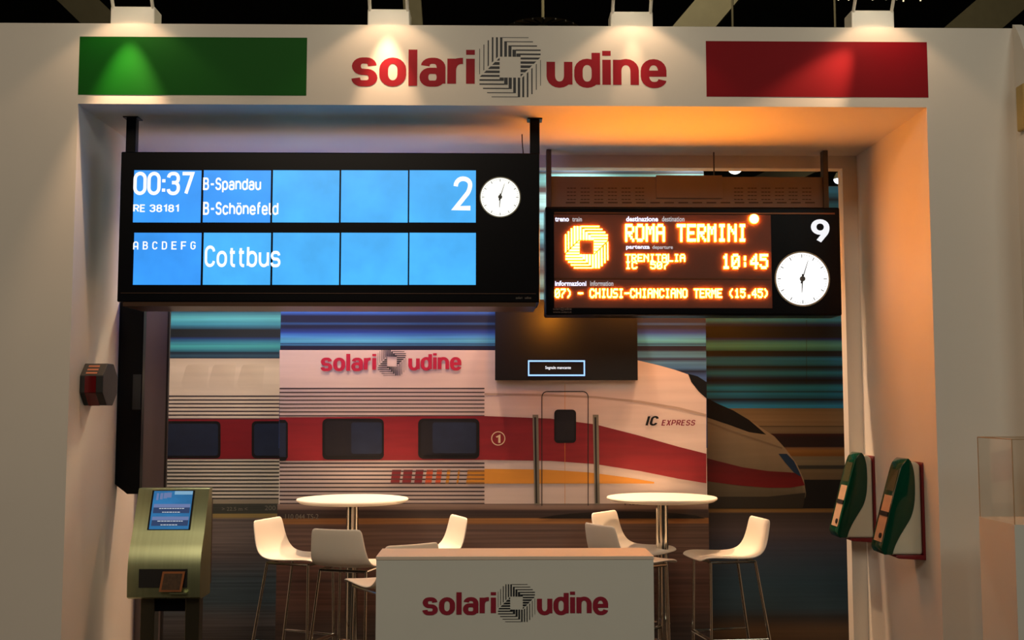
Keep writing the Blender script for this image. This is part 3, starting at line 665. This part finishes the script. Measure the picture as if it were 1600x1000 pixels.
ppoly('windscreen', [(1090, 612), (1104, 622), (1122, 631), (1145, 641), (1170, 656), (1197, 679), (1170, 675), (1140, 664), (1104, 652), (1090, 648)], YS, 3, TBK, mr_)
seam = [(1090, 654), (1110, 660), (1150, 675), (1190, 688), (1222, 699)]
polycol('roof_seam', [(x, y, (120, 106, 88)) for x, y in seam], [(x, y+3, (126, 112, 92)) for x, y in seam], YS, 3, PB, mr_)
rt = [(1090, 712), (1120, 720), (1160, 730), (1200, 736), (1235, 738), (1250, 740)]; rb = [(1090, 750), (1120, 754), (1160, 759), (1200, 762), (1235, 762), (1257, 758)]
polycol('red_stripe', [(x, y, (92, 6, 14)) for x, y in rt], [(x, y, (112, 12, 18)) for x, y in rb], YS, 3, MATS['mural_red_print'], mr_)
ppoly('headlamp', [(1216, 709), (1229, 709), (1240, 720), (1249, 738), (1251, 745), (1240, 738), (1226, 722)], YS, 4, mat('mural_headlamp', (30, 54, 86), 0.4), mr_)
sm = MB()
for y, x in ((700, None),): pass
ppoly('panel_seam', [(1259.6, 500), (1260.2, 500), (1260.2, 600), (1259.6, 600)], YS, 3, TDK, mr_)

# ------------------------------------------------------------------ black monitor on the middle wall
a = P(773.5, 594, YC-0.06); b = P(995.5, 468, YC-0.06)
mo = empty('wall_monitor', ((a.x+b.x)/2, YC-0.03, a.z)); tag(mo, 'black flat monitor with a small outlined message box, below the displays', 'monitor')
MB().box(a.x, b.x, YC-0.06, YC-0.006, a.z, b.z).build('screen_body', mat('monitor_glass', (4, 3, 4), 0.42, noise=0.05, spec=0.45), mo, bevel=0.003)
bx_ = emit('message_border', (0.30, 0.52, 1.0), 1.6); mb = MB()
for x0, y0, x1, y1 in ((825, 563, 914, 565.3), (825, 585.2, 914, 587.5), (825, 563, 827, 587.5), (912, 563, 914, 587.5)):
    q = P(x0, y1, YC-0.06); r = P(x1, y0, YC-0.06); mb.box(q.x, r.x, YC-0.062, YC-0.0605, q.z, r.z)
mb.build('message_frame', bx_, mo)
text('Segnale mancante', (852, 572, 892, 578), YC-0.06, TW, mo, name='message_text', bold=0.01, lay=2)

# ------------------------------------------------------------------ counter
CY0, CY1 = 4.85, 5.12
a = P(588, 868, CY0); b = P(1021, 868, CY0)
ct = empty('counter', ((a.x+b.x)/2, (CY0+CY1)/2, 0)); tag(ct, 'white box counter with the company lettering on its front', 'counter')
ztp = P(804, 869, CY0).z
MB().box(a.x, b.x, CY0, CY1, 0, ztp-0.004).build('body', mat('counter_white', (224, 226, 216), 0.55, noise=0.02), ct)
MB().box(a.x-0.002, b.x+0.002, CY0-0.003, CY1+0.002, ztp-0.016, ztp).build('top', mat('counter_top', (232, 216, 196), 0.5, noise=0.03), ct, bevel=0.002)
logo([(660, 925, 775, 961), (839, 924, 950, 961)], (807, 942), 29, CY0, ct, mat('counter_red', (150, 24, 50), 0.5), M_INK, lay=2)

# ------------------------------------------------------------------ bar tables
def bar_table(px, Y, ztop, r, label):
    X = P(px, 780, Y).x
    t = empty('bar_table', (X, Y, 0)); tag(t, label, 'table', 'round bar tables')
    mb = MB(); prof = [(0, ztop-0.022), (r-0.02, ztop-0.022), (r-0.004, ztop-0.012), (r, ztop-0.006), (r-0.003, ztop), (0, ztop)]
    n = 72
    for j in range(1, len(prof)-1):
        pass
    v = []; f = []
    pr_ = prof[1:-1]
    for q in pr_:
        for i in range(n): v.append((X+math.cos(2*PI*i/n)*q[0], Y+math.sin(2*PI*i/n)*q[0], q[1]))
    for j in range(len(pr_)-1):
        for i in range(n): f.append((j*n+i, j*n+(i+1) % n, (j+1)*n+(i+1) % n, (j+1)*n+i))
    f += [tuple(range(n-1, -1, -1)), tuple(range((len(pr_)-1)*n, len(pr_)*n))]
    mb.add(v, f).build('tabletop', mat('tabletop_white', (240, 232, 216), 0.35, noise=0.02), t, smooth=True)
    MB().tube((X, Y, 0.015), (X, Y, ztop-0.03), 0.037, n=32).build('column', M_CHROME, t, smooth=True)
    MB().tube((X, Y, ztop-0.034), (X, Y, ztop-0.022), 0.10, n=32).build('top_plate', M_CHROME, t, smooth=True)
    MB().tube((X, Y, 0.0), (X, Y, 0.016), 0.23, 0.21, n=48).build('base', M_CHROME, t, smooth=True)
bar_table(551, 6.6, 1.10, 0.333, 'round white bar table on a chrome column, left of the counter')
bar_table(1034, 6.68, 1.10, 0.335, 'round white bar table on a chrome column, right of the counter')

# ------------------------------------------------------------------ bar stools
def make_stool():
    """local: sitter faces +x, origin on the floor under the seat centre"""
    root = empty('bar_stool', (0, 0, 0))
    H = 0.775
    prof = [(0.205, H-0.012), (0.19, H+0.002), (0.14, H+0.006), (0.05, H+0.0), (-0.05, H-0.004), (-0.11, H+0.002), (-0.155, H+0.022), (-0.185, H+0.058), (-0.203, H+0.105), (-0.216, H+0.16), (-0.228, H+0.222)]
    hw = [0.155, 0.17, 0.178, 0.18, 0.18, 0.178, 0.174, 0.168, 0.160, 0.153, 0.146]
    th = 0.013; v = []; f = []; nu = 9
    def ring(side):
        for k, (x, z) in enumerate(prof):
            a = prof[max(k-1, 0)]; b = prof[min(k+1, len(prof)-1)]
            tx_, tz_ = b[0]-a[0], b[1]-a[1]; L = math.hypot(tx_, tz_); nx, nz = tz_/L, -tx_/L   # normal upward/inside
            for j in range(nu):
                s = -1+2*j/(nu-1)
                dish = 0.010*s*s
                o = (th if side else 0)
                v.append((x+nx*(dish+o), hw[k]*s, z+nz*(dish+o)))
    ring(0); ring(1)
    K = len(prof); N = K*nu
    for k in range(K-1):
        for j in range(nu-1):
            q = (k*nu+j, k*nu+j+1, (k+1)*nu+j+1, (k+1)*nu+j)
            f.append(q); f.append(tuple(N+i for i in reversed(q)))
    for k in range(K-1):
        for j in (0, nu-1):
            f.append((k*nu+j, (k+1)*nu+j, N+(k+1)*nu+j, N+k*nu+j))
    for k in (0, K-1):
        for j in range(nu-1): f.append((k*nu+j, k*nu+j+1, N+k*nu+j+1, N+k*nu+j))
    sh = MB().add(v, f).build('seat_shell', mat('stool_white', (242, 234, 218), 0.32, noise=0.02), root, local=True, smooth=True)
    md = sh.modifiers.new('s', 'SUBSURF'); md.levels = 1; md.render_levels = 2
    fz = H-0.012
    fr = MB().path([(0.15, -0.135, fz), (-0.12, -0.135, fz), (-0.12, 0.135, fz), (0.15, 0.135, fz), (0.15, -0.135, fz)], 0.008)
    fr.build('seat_frame', M_CHROME, root, local=True, smooth=True)
    for s in (-1, 1):
        MB().tube((0.15, s*0.135, fz), (0.16, s*0.15, 0.0), 0.0085).build('leg', M_CHROME, root, local=True, smooth=True)
        MB().tube((-0.12, s*0.135, fz), (-0.24, s*0.18, 0.0), 0.0085).build('leg', M_CHROME, root, local=True, smooth=True)
    fh = 0.33
    t = 1-fh/fz
    fx, fy = 0.15+0.01*t, 0.135+0.015*t; bx2, by2 = -0.12-0.12*t, 0.135+0.045*t
    MB().path([(fx, -fy-0.006, fh), (fx, fy+0.006, fh)], 0.011).build('footrest', M_CHROME, root, local=True, smooth=True)
    MB().path([(fx, -fy, fh), (bx2, -by2, fh-0.0)], 0.006).build('side_rail', M_CHROME, root, local=True, smooth=True)
    MB().path([(fx, fy, fh), (bx2, by2, fh-0.0)], 0.006).build('side_rail', M_CHROME, root, local=True, smooth=True)
    return root
def dup(o, parent=None):
    c = o.copy(); col.objects.link(c); c.parent = parent
    for chd in [q for q in bpy.data.objects if q.parent == o]: dup(chd, c)
    return c
proto = make_stool()
STOOLS = [(466, 870, 6.38, -22, 'white bar stool at the left table, in side view facing right, first of the row'),
          (550, 880, 6.10, 74, 'white bar stool with its back to the viewer, in front of the left table column'),
          (612, 912, 5.44, 122, 'bar stool half hidden behind the left end of the counter'),
          (664, 868, 6.50, 202, 'white bar stool whose lit backrest rises behind the counter, right of the left table'),
          (985, 868, 6.22, 30, 'bar stool with shaded backrest behind the right end of the counter'),
          (990, 862, 6.72, -38, 'white bar stool with brightly lit backrest, left of the right table column'),
          (1135, 870, 6.42, 190, 'white bar stool standing alone at the right of the right table')]
for i, (px, py, Y, ang, lb) in enumerate(STOOLS):
    o = proto if i == 0 else dup(proto)
    p = P(px, py, Y); o.location = (p.x, Y, 0); o.rotation_euler = (0, 0, math.radians(ang))
    tag(o, lb, 'stool', 'white bar stools around the two tables')

# ------------------------------------------------------------------ steel information kiosk
KY = 5.92
ka = P(198, 938, KY); kb = P(312, 938, KY)
kx0, kx1 = ka.x, kb.x; kz0 = P(255, 937, KY).z; kz1 = P(265, 763, KY+0.15).z
kk = empty('info_kiosk', ((kx0+kx1)/2, KY+0.15, 0)); tag(kk, 'brushed steel kiosk with a blue touch screen on two legs, at the left', 'kiosk')
hh = kz1-kz0
prof = [(KY+0.21, kz0), (KY+0.03, kz0), (KY, kz0+0.012), (KY-0.004, kz0+0.10), (KY, kz0+0.18), (KY+0.012, kz0+0.24), (KY+0.034, kz0+0.29), (KY+0.062, kz0+0.345), (KY+0.15, kz1-0.005), (KY+0.156, kz1), (KY+0.21, kz1), ]
MB().prism(prof, 'x', kx0, kx1).build('cabinet', M_STEEL, kk, smooth=True)
MB().prism([(KY+0.21, kz0+0.05), (KY+0.21, kz1-0.05), (KY+0.25, kz1-0.07), (KY+0.25, kz0+0.05)], 'x', kx0+0.02, kx1-0.005).build('rear_box', mat('bronze_panel', (70, 52, 40), 0.4, 0.4), kk)
def kface(u, t, off):
    """point on the sloping upper face: u 0..1 across, t 0..1 up"""
    y0, z0 = KY+0.062, kz0+0.345; y1, z1 = KY+0.15, kz1-0.005
    dy, dz = y1-y0, z1-z0; L = math.hypot(dy, dz); ny, nz = -dz/L, dy/L
    return Vector((kx0+(kx1-kx0)*u, y0+dy*t+ny*off, z0+dz*t+nz*off))
def kquad(name, u0, u1, t0, t1, off, m, parent, th=0.002):
    v = [kface(u0, t0, off), kface(u1, t0, off), kface(u1, t1, off), kface(u0, t1, off), kface(u0, t0, off-th), kface(u1, t0, off-th), kface(u1, t1, off-th), kface(u0, t1, off-th)]
    return MB().add(v, [(0,1,2,3),(7,6,5,4),(0,4,5,1),(1,5,6,2),(2,6,7,3),(3,7,4,0)]).build(name, m, parent)
kq = kquad('screen_bezel', 0.20, 0.80, 0.06, 0.97, 0.003, M_BLACK, kk)
KS = emit('kiosk_blue', (0.018, 0.14, 0.33), 1.0, noise=0.25, nscale=(6, 6, 14))
ks = kquad('touch_screen', 0.225, 0.775, 0.075, 0.955, 0.0045, KS, kk)
KB = emit('kiosk_bar', (0.02, 0.045, 0.12), 1.0); KT = emit('kiosk_bar_top', (0.13, 0.18, 0.36), 1.0); KW = emit('kiosk_white', (0.7, 0.75, 0.8), 1.0); KL = emit('kiosk_cloud', (0.22, 0.42, 0.6), 0.9)
for t0 in (0.44, 0.15):
    kquad('menu_button', 0.25, 0.76, t0, t0+0.13, 0.0055, KB, ks); kquad('menu_button_top', 0.25, 0.76, t0+0.13, t0+0.21, 0.0055, KT, ks)
    for (u, wd, tt) in ((0.33, 0.34, t0+0.10), (0.38, 0.24, t0+0.015)):
        x = u
        while x < u+wd:
            l = random.uniform(0.02, 0.045); kquad('menu_text', x, x+l, tt, tt+0.013, 0.0062, KW, ks, 0.0005); x += l+0.008
for i in range(4):
    kquad('screen_streak', 0.27+0.05*i, 0.30+0.06*i, 0.74+0.02*i, 0.90+0.005*i, 0.0055, KT, ks, 0.0005)
kquad('screen_cloud', 0.52, 0.775, 0.87, 0.95, 0.0055, KL, ks, 0.0005)
# ticket slot and photo card
x0 = P(217.5, 900, KY).x; x1 = P(293, 900, KY).x; z0 = P(250, 918, KY).z; z1 = P(250, 889, KY).z
MB().box(x0, x1, KY-0.007, KY+0.02, z0, z1).build('ticket_slot', mat('slot_black', (5, 5, 5), 0.7), kk)
MB().box(x0+0.20-0.03, x1+0.004, KY-0.03, KY+0.0, z0-0.03, z0-0.022).build('slot_tray', M_STEEL, kk)
xa = P(254, 900, KY).x; xb = P(289, 900, KY).x; za = P(270, 924, KY-.02).z; zb = P(270, 893, KY-.02).z
cdx = 0.014
def slant(i0, i1, j0, j1, y):
    W_, H_ = xb-xa, zb-za
    q = []
    for i, j in ((i0, j0), (i1, j0), (i1, j1), (i0, j1)): q.append((xa+W_*i+cdx*j-0.008, y+0.012*j, za+H_*j))
    return q
tk = empty('framed_card', (xa, KY-0.035, za)); tag(tk, 'small framed picture card leaning on the slot of the steel kiosk', 'card')
def slab(q, th): return MB().add(q+[(p[0], p[1]+th, p[2]) for p in q], [(0,1,2,3),(7,6,5,4),(0,4,5,1),(1,5,6,2),(2,6,7,3),(3,7,4,0)])
slab(slant(0, 1, 0, 1, KY-0.034), 0.005).build('frame', mat('copper_frame', (150, 92, 52), 0.4, 0.3), tk)
slab(slant(0.1, 0.9, 0.1, 0.9, KY-0.036), 0.001).build('picture', mat('card_picture', (70, 52, 34), 0.4, noise=0.8, nscale=(60, 60, 60)), tk)
for (xa_, xb_) in ((219, 241), (289, 311)):
    q0 = P(xa_, 960, KY+0.08).x; q1 = P(xb_, 960, KY+0.08).x
    MB().box(q0, q1, KY+0.08, KY+0.16, 0.012, kz0).build('leg', mat('bronze_steel', (96, 92, 76), 0.3, 0.9, noise=0.05), kk, bevel=0.004)
q0 = P(241, 960, KY+0.1).x; q1 = P(289, 960, KY+0.1).x
MB().box(q0, q1, KY+0.1, KY+0.15, P(260, 955, KY+.1).z, kz0).build('crosspiece', M_BLACK, kk)
MB().box(kx0, kx1, KY, KY+0.24, 0, 0.012).build('base_plate', MATS['bronze_steel'], kk)

# ------------------------------------------------------------------ black column unit and octagonal unit on the left reveal
BY = 6.2
a = P(184, 600, BY).x; b = P(222, 600, BY).x; zb_ = P(200, 772, BY).z; zt_ = P(200, 470, BY).z
a = XL+0.001
bc = empty('wall_cabinet', ((a+b)/2, BY, zb_)); tag(bc, 'tall narrow black cabinet on the left inner wall, below the blue display', 'cabinet')
MB().prism([(a, zb_+0.055), (a+0.07, zb_), (b, zb_), (b, zt_), (a, zt_)], 'y', BY, BY+0.05).build('body', M_BLACK, bc, bevel=0.003)
MB().box(b-0.05, b-0.005, BY-0.006, BY+0.002, P(200, 640, BY).z, P(200, 585, BY).z).build('grille', mat('grille_dark', (26, 28, 32), 0.5), bc)
oc = P(158, 601, 5.74); orad = 0.118
ou = empty('octagonal_unit', (XL, 5.74, oc.z-orad)); tag(ou, 'black octagonal unit with a dark red strip on the left inner wall', 'signal')
pts = [(5.745+math.cos(PI/8+i*PI/4)*orad*1.0, oc.z+math.sin(PI/8+i*PI/4)*orad) for i in range(8)]
MB().prism(pts, 'x', XL+0.001, XL+0.12).build('body', mat('black_matt', (16, 18, 18), 0.5), ou, bevel=0.004)
# camera side facet strip
yf = 5.745-orad*math.cos(PI/8)-0.002; hz_ = orad*math.sin(PI/8)
MB().box(XL+0.028, XL+0.085, yf-0.001, yf+0.002, oc.z-hz_*0.95, oc.z+hz_*0.95).build('red_strip', mat('dark_red_glass', (90, 10, 14), 0.2, noise=0.2), ou)
q = [(XL+0.028, 5.745+math.cos(PI/8+3*PI/4+PI/4)*orad-0.004, oc.z+hz_), (XL+0.085, 5.745+math.cos(PI)*orad*0.92-0.004, oc.z+hz_)]
p1 = pts[3]; p2 = pts[2]    # upper-front facet
p1 = min(pts, key=lambda p: (round(p[0], 4), -p[1])); up_ = sorted(pts, key=lambda p: -p[1])[:2]; p2 = min(up_, key=lambda p: p[0])
mb = MB()
for i in range(3):
    t0, t1 = 0.12+0.28*i, 0.26+0.28*i
    f_ = lambda t, dx: (XL+dx, p1[0]+(p2[0]-p1[0])*t-0.0015, p1[1]+(p2[1]-p1[1])*t+0.0015)
    mb.quad([f_(t0, 0.028), f_(t0, 0.085), f_(t1, 0.085), f_(t1, 0.028)])
mb.build('copper_stripes', mat('copper_stripe', (170, 110, 80), 0.35, 0.5), ou)
p3 = min(pts, key=lambda p: (round(p[0], 4), p[1])); p4 = min(sorted(pts, key=lambda p: p[1])[:2], key=lambda p: p[0])
MB().quad([(XL+0.028, p3[0]-0.0015, p3[1]), (XL+0.085, p3[0]-0.0015, p3[1]), (XL+0.085, p4[0]-0.0015, p4[1]-0.001), (XL+0.028, p4[0]-0.0015, p4[1]-0.001)]).build('lower_red_strip', MATS['dark_red_glass'], ou)

# ------------------------------------------------------------------ ticket validators on the right reveal
M_GREEN = mat('green_gloss', (4, 62, 44), 0.12, noise=0.05, coat=0.15, spec=0.35); M_VW = mat('validator_white', (206, 208, 190), 0.35, noise=0.03); M_VR = mat('validator_red', (112, 10, 24), 0.4)
def validator(Yc, zb_, label):
    W = 0.075
    r = empty('ticket_validator', (XR, Yc, zb_)); tag(r, label, 'machine', 'ticket validators on the right inner wall')
    X = lambda u: XR-u
    body = [(0.012, 0.006), (0.185, 0.006), (0.205, 0.03), (0.20, 0.09), (0.11, 0.44), (0.08, 0.485), (0.04, 0.49), (0.012, 0.47)]
    MB().prism([(X(u), zb_+z) for u, z in body], 'y', Yc-W, Yc+W).build('body', M_VW, r, bevel=0.014, seg=3)
    back = [(0.172, 0.008), (0.158, 0.05), (0.132, 0.10), (0.10, 0.15), (0.07, 0.20), (0.052, 0.26), (0.045, 0.33), (0.045, 0.41), (0.052, 0.46), (0.062, 0.49)]
    front = [(0.075, 0.505), (0.095, 0.49), (0.115, 0.455), (0.155, 0.32), (0.19, 0.19), (0.222, 0.07), (0.228, 0.035), (0.215, 0.008)]
    def cm(pp, n=4):
        o = []
        for i in range(len(pp)-1):
            a, b, c_, d = pp[max(i-1, 0)], pp[i], pp[i+1], pp[min(i+2, len(pp)-1)]
            for k in range(n):
                t = k/n
                o.append(tuple(0.5*((2*b[q])+(c_[q]-a[q])*t+(2*a[q]-5*b[q]+4*c_[q]-d[q])*t*t+(3*b[q]-a[q]-3*c_[q]+d[q])*t**3) for q in (0, 1)))
        return o+[pp[-1]]
    back = cm(back); front = cm(front)
    sh = MB().prism([(X(u), zb_+z) for u, z in back+front], 'y', Yc-W-0.006, Yc+W+0.006).build('green_shell', M_GREEN, r, bevel=0.014, seg=3)
    for p in sh.data.polygons: p.use_smooth = True
    plate = [(0, -0.02), (0.012, -0.02), (0.012, 0.42), (0.009, 0.475), (0, 0.485)]
    MB().prism([(X(u), zb_+z) for u, z in plate], 'y', Yc-W-0.012, Yc+W+0.012).build('red_backplate', M_VR, r, bevel=0.003)
    MB().prism([(X(u), zb_+z) for u, z in [(0, -0.02), (0.14, -0.012), (0.16, -0.004), (0.15, 0.006), (0, 0.006)]], 'y', Yc-W-0.01, Yc+W+0.01).build('red_base', M_VR, r, bevel=0.004)
    # printed strip down the sloping front, between u/z lines
    def fr(t, yoff, o=0.0):
        (u0, z0), (u1, z1) = (0.222, 0.07), (0.115, 0.455)
        du, dz = u1-u0, z1-z0; L = math.hypot(du, dz); nu_, nz_ = dz/L, -du/L
        return (X(u0+du*t+nu_*o), Yc+yoff, zb_+z0+dz*t+nz_*o)
    def strip(name, t0, t1, y0, y1, m, o=0.003):
        v = [fr(t0, y0, o), fr(t0, y1, o), fr(t1, y1, o), fr(t1, y0, o)]; v += [fr(t0, y0, 0), fr(t0, y1, 0), fr(t1, y1, 0), fr(t1, y0, 0)]
        return MB().add(v, [(0,1,2,3),(7,6,5,4),(0,4,5,1),(1,5,6,2),(2,6,7,3),(3,7,4,0)]).build(name, m, r)
    strip('instruction_label', 0.0, 0.62, -0.062, 0.05, mat('label_cream', (196, 160, 128), 0.4, noise=0.15, nscale=(30, 30, 30)))
    strip('ticket_slot', 0.34, 0.40, -0.064, 0.04, MATS['slot_black'], 0.007)
    strip('display_window', 0.68, 0.97, -0.06, 0.05, mat('validator_window', (60, 66, 40), 0.15, coat=0.5), 0.004)
    mb = MB(); p = Vector(fr(0.08, -0.035, 0.003)); q_ = Vector(fr(0.08, -0.035, 0.009)); mb.tube(p, q_, 0.014, n=20); mb.build('button', MATS['slot_black'], r)
z1_ = P(1445, 868, 5.72).z
validator(5.77, z1_, 'green and white ticket validator on the right inner wall, nearer to the viewer')
validator(6.50, z1_, 'green and white ticket validator on the right inner wall, farther from the viewer')

# ------------------------------------------------------------------ pedestal with clear cover at the right
PY0, PY1 = 4.8, 5.15
px0 = P(1585, 822, PY0).x; pz = P(1585, 820, PY0).z
pd = empty('display_pedestal', (px0+0.3, (PY0+PY1)/2, 0)); tag(pd, 'white display pedestal with a clear acrylic cover, at the right edge', 'pedestal')
MB().box(px0, px0+0.25-0.0, PY0, PY1, 0, pz).build('plinth', MATS['counter_white'], pd)
gm = bpy.data.materials.new('acrylic'); gm.use_nodes = True; nt = gm.node_tree; nt.nodes.clear()
og = nt.nodes.new('ShaderNodeOutputMaterial'); mxs = nt.nodes.new('ShaderNodeMixShader'); tr = nt.nodes.new('ShaderNodeBsdfTransparent'); gl = nt.nodes.new('ShaderNodeBsdfGlossy'); fz_ = nt.nodes.new('ShaderNodeLayerWeight')
tr.inputs[0].default_value = (0.985, 0.975, 0.96, 1); gl.inputs['Roughness'].default_value = 0.03; fz_.inputs[0].default_value = 0.04
nt.links.new(fz_.outputs[1], mxs.inputs[0]); nt.links.new(tr.outputs[0], mxs.inputs[1]); nt.links.new(gl.outputs[0], mxs.inputs[2]); nt.links.new(mxs.outputs[0], og.inputs[0])
cz = P(1527, 683, PY1).z
cv = MB()
t_ = 0.005; c0, c1, c2, c3 = px0+0.004, px0+0.246, PY0+0.004, PY1-0.004
cv.box(c0, c1, c2, c2+t_, pz, cz); cv.box(c0, c1, c3-t_, c3, pz, cz); cv.box(c0, c0+t_, c2+t_, c3-t_, pz, cz); cv.box(c1-t_, c1, c2+t_, c3-t_, pz, cz); cv.box(c0, c1, c2, c3, cz, cz+t_)
cvo = cv.build('acrylic_cover', gm, pd)
ed = MB()
for (x, y) in ((c0, c2), (c0, c3), (c1, c2)): ed.tube((x, y, pz), (x, y, cz), 0.0022, n=6)
ed.path([(c0, c3, cz), (c0, c2, cz), (c1, c2, cz)], 0.0022, n=6); ed.path([(c0, c3, cz), (c1, c3, cz)], 0.0022, n=6)
ed.build('cover_edges', mat('acrylic_edge', (190, 160, 120), 0.3), cvo)

# ------------------------------------------------------------------ the dark hall above and behind
M_HB = mat('hall_steel', (92, 86, 64), 0.7, noise=0.15)
def beam(x0, y0, x1, y1, Y, wpx, label, Y2=None):
    a = P(x0, y0, Y); b = P(x1, y1, Y2 or Y); d = (b-a).normalized(); k = wpx*(P(1, 0, Y).x-P(0, 0, Y).x)/2
    u = d.cross(Vector((0, 1, 0))).normalized()*k; wv = d.cross(u).normalized()*k*0.8
    mb = MB(); v = []
    for c in (a, b):
        for s, t in ((-1, -1), (1, -1), (1, 1), (-1, 1)): v.append(c+u*s+wv*t)
    root = mb.add(v, [(0,1,2,3),(7,6,5,4),(0,4,5,1),(1,5,6,2),(2,6,7,3),(3,7,4,0)])
    o = root.build('roof_beam', M_HB); tag(o, label, 'beam', 'roof beams of the dark hall'); return o
beam(60, -60, 215, 90, 14, 46, 'dark roof beam sloping down behind the left floodlight')
beam(640, -60, 650, 90, 15, 28, 'upright roof beam just right of the second floodlight')
beam(1190, -80, 1020, 120, 14, 52, 'dark roof beam sloping behind the fascia, right of the third floodlight')
beam(1640, -60, 1420, 130, 16, 60, 'dark roof beam sloping behind the fascia, right of the red rectangle')
beam(1330, 225, 1170, 300, 18, 34, 'roof beam glimpsed in the gap above the orange display')
struct('ceiling', MB().box(-26, 26, -12, 34, 13.5, 13.7), mat('hall_ceiling_dark', (18, 20, 16), 0.9, noise=0.3))
struct('wall_hall', MB().box(-26, 26, 33.8, 34, 0, 13.5), mat('hall_wall_dark', (14, 16, 14), 0.9, noise=0.3))
# round ribbed diffuser
rc = P(848, 45, 13); R_ = 57.5*(P(1, 0, 13).x-P(0, 0, 13).x)
rd = empty('round_diffuser', rc); tag(rd, 'round ribbed hall diffuser peeping over the fascia above the emblem', 'vent')
v = [rc+Vector((0, 0, R_*0.12))]; f = []
n = 40
for i in range(n): t = 2*PI*i/n; v.append(rc+Vector((math.cos(t)*R_, math.sin(t)*R_*0.9, 0)))
MB().add(v, [(0, 1+i, 1+(i+1) % n) for i in range(n)]).build('shade', mat('diffuser_cloth', (120, 112, 84), 0.8), rd)
for i in range(20):
    t = 2*PI*i/20
    MB().tube(rc+Vector((math.cos(t)*R_*0.15, math.sin(t)*R_*0.13, R_*0.10)), rc+Vector((math.cos(t)*R_*1.0, math.sin(t)*R_*0.9, -0.012)), 0.011, n=5).build('rib', mat('diffuser_rib', (30, 28, 20), 0.7), rd)
# festoon truss with tiny lamps
ft = empty('light_truss', P(1320, 2, 16)); tag(ft, 'hall truss hung with tiny lamps above the red rectangle', 'truss')
a = P(1205, -3, 16); b = P(1440, 1, 16)
MB().tube(a+Vector((0, 0, 0.06)), b+Vector((0, 0, 0.06)), 0.03, n=8).build('chord', M_HB, ft)
mb = MB()
for i in range(44):
    p = a.lerp(b, (i+0.5)/44)+Vector((0, -0.02, random.uniform(-0.03, 0.03))); mb.tube(p, p+Vector((0, 0, 0.02)), 0.012, n=5)
o = mb.build('tiny_lamps', emit('tiny_lamp_glow', (1.0, 0.85, 0.5), 1.2), ft); o['kind'] = 'stuff'
MB().tube(rc+Vector((0, 0, R_*0.12)), (rc.x, rc.y, 13.5), 0.02, n=6).build('hanging_rod', M_HB, rd)
def hall_lamp(x, y, Y, r, rgb, label):
    p = P(x, y, Y); root = empty('hall_lamp', p); tag(root, label, 'lamp', 'bright hall lamps seen through the gap')
    v = []; f = []; n = 20
    for j in range(6):
        ph = j/5*PI/2
        for i in range(n): v.append(p+Vector((math.cos(2*PI*i/n)*r*math.cos(ph), math.sin(2*PI*i/n)*r*math.cos(ph), -r*math.sin(ph)*0.9)))
    for j in range(5):
        for i in range(n): f.append((j*n+i, j*n+(i+1) % n, (j+1)*n+(i+1) % n, (j+1)*n+i))
    MB().add(v, f).build('globe', emit('hall_globe_%d' % int(x), rgb, 2.5), root)
    MB().tube(p+Vector((0, 0, 0)), p+Vector((0, 0, r*1.2)), r*1.08, r*0.5, n=20).build('reflector', M_HB, root)
    MB().tube(p+Vector((0, 0, r*1.2)), (p.x, p.y, 13.5), 0.012, n=6).build('hanging_rod', M_HB, root)
hall_lamp(1148.5, 262, 11, 0.075, (1, 0.95, 0.85), 'bright hall lamp in the gap above the orange display')
hall_lamp(1311, 280, 11, 0.055, (0.8, 0.88, 1.0), 'small bluish white hall lamp right of the hanging post')
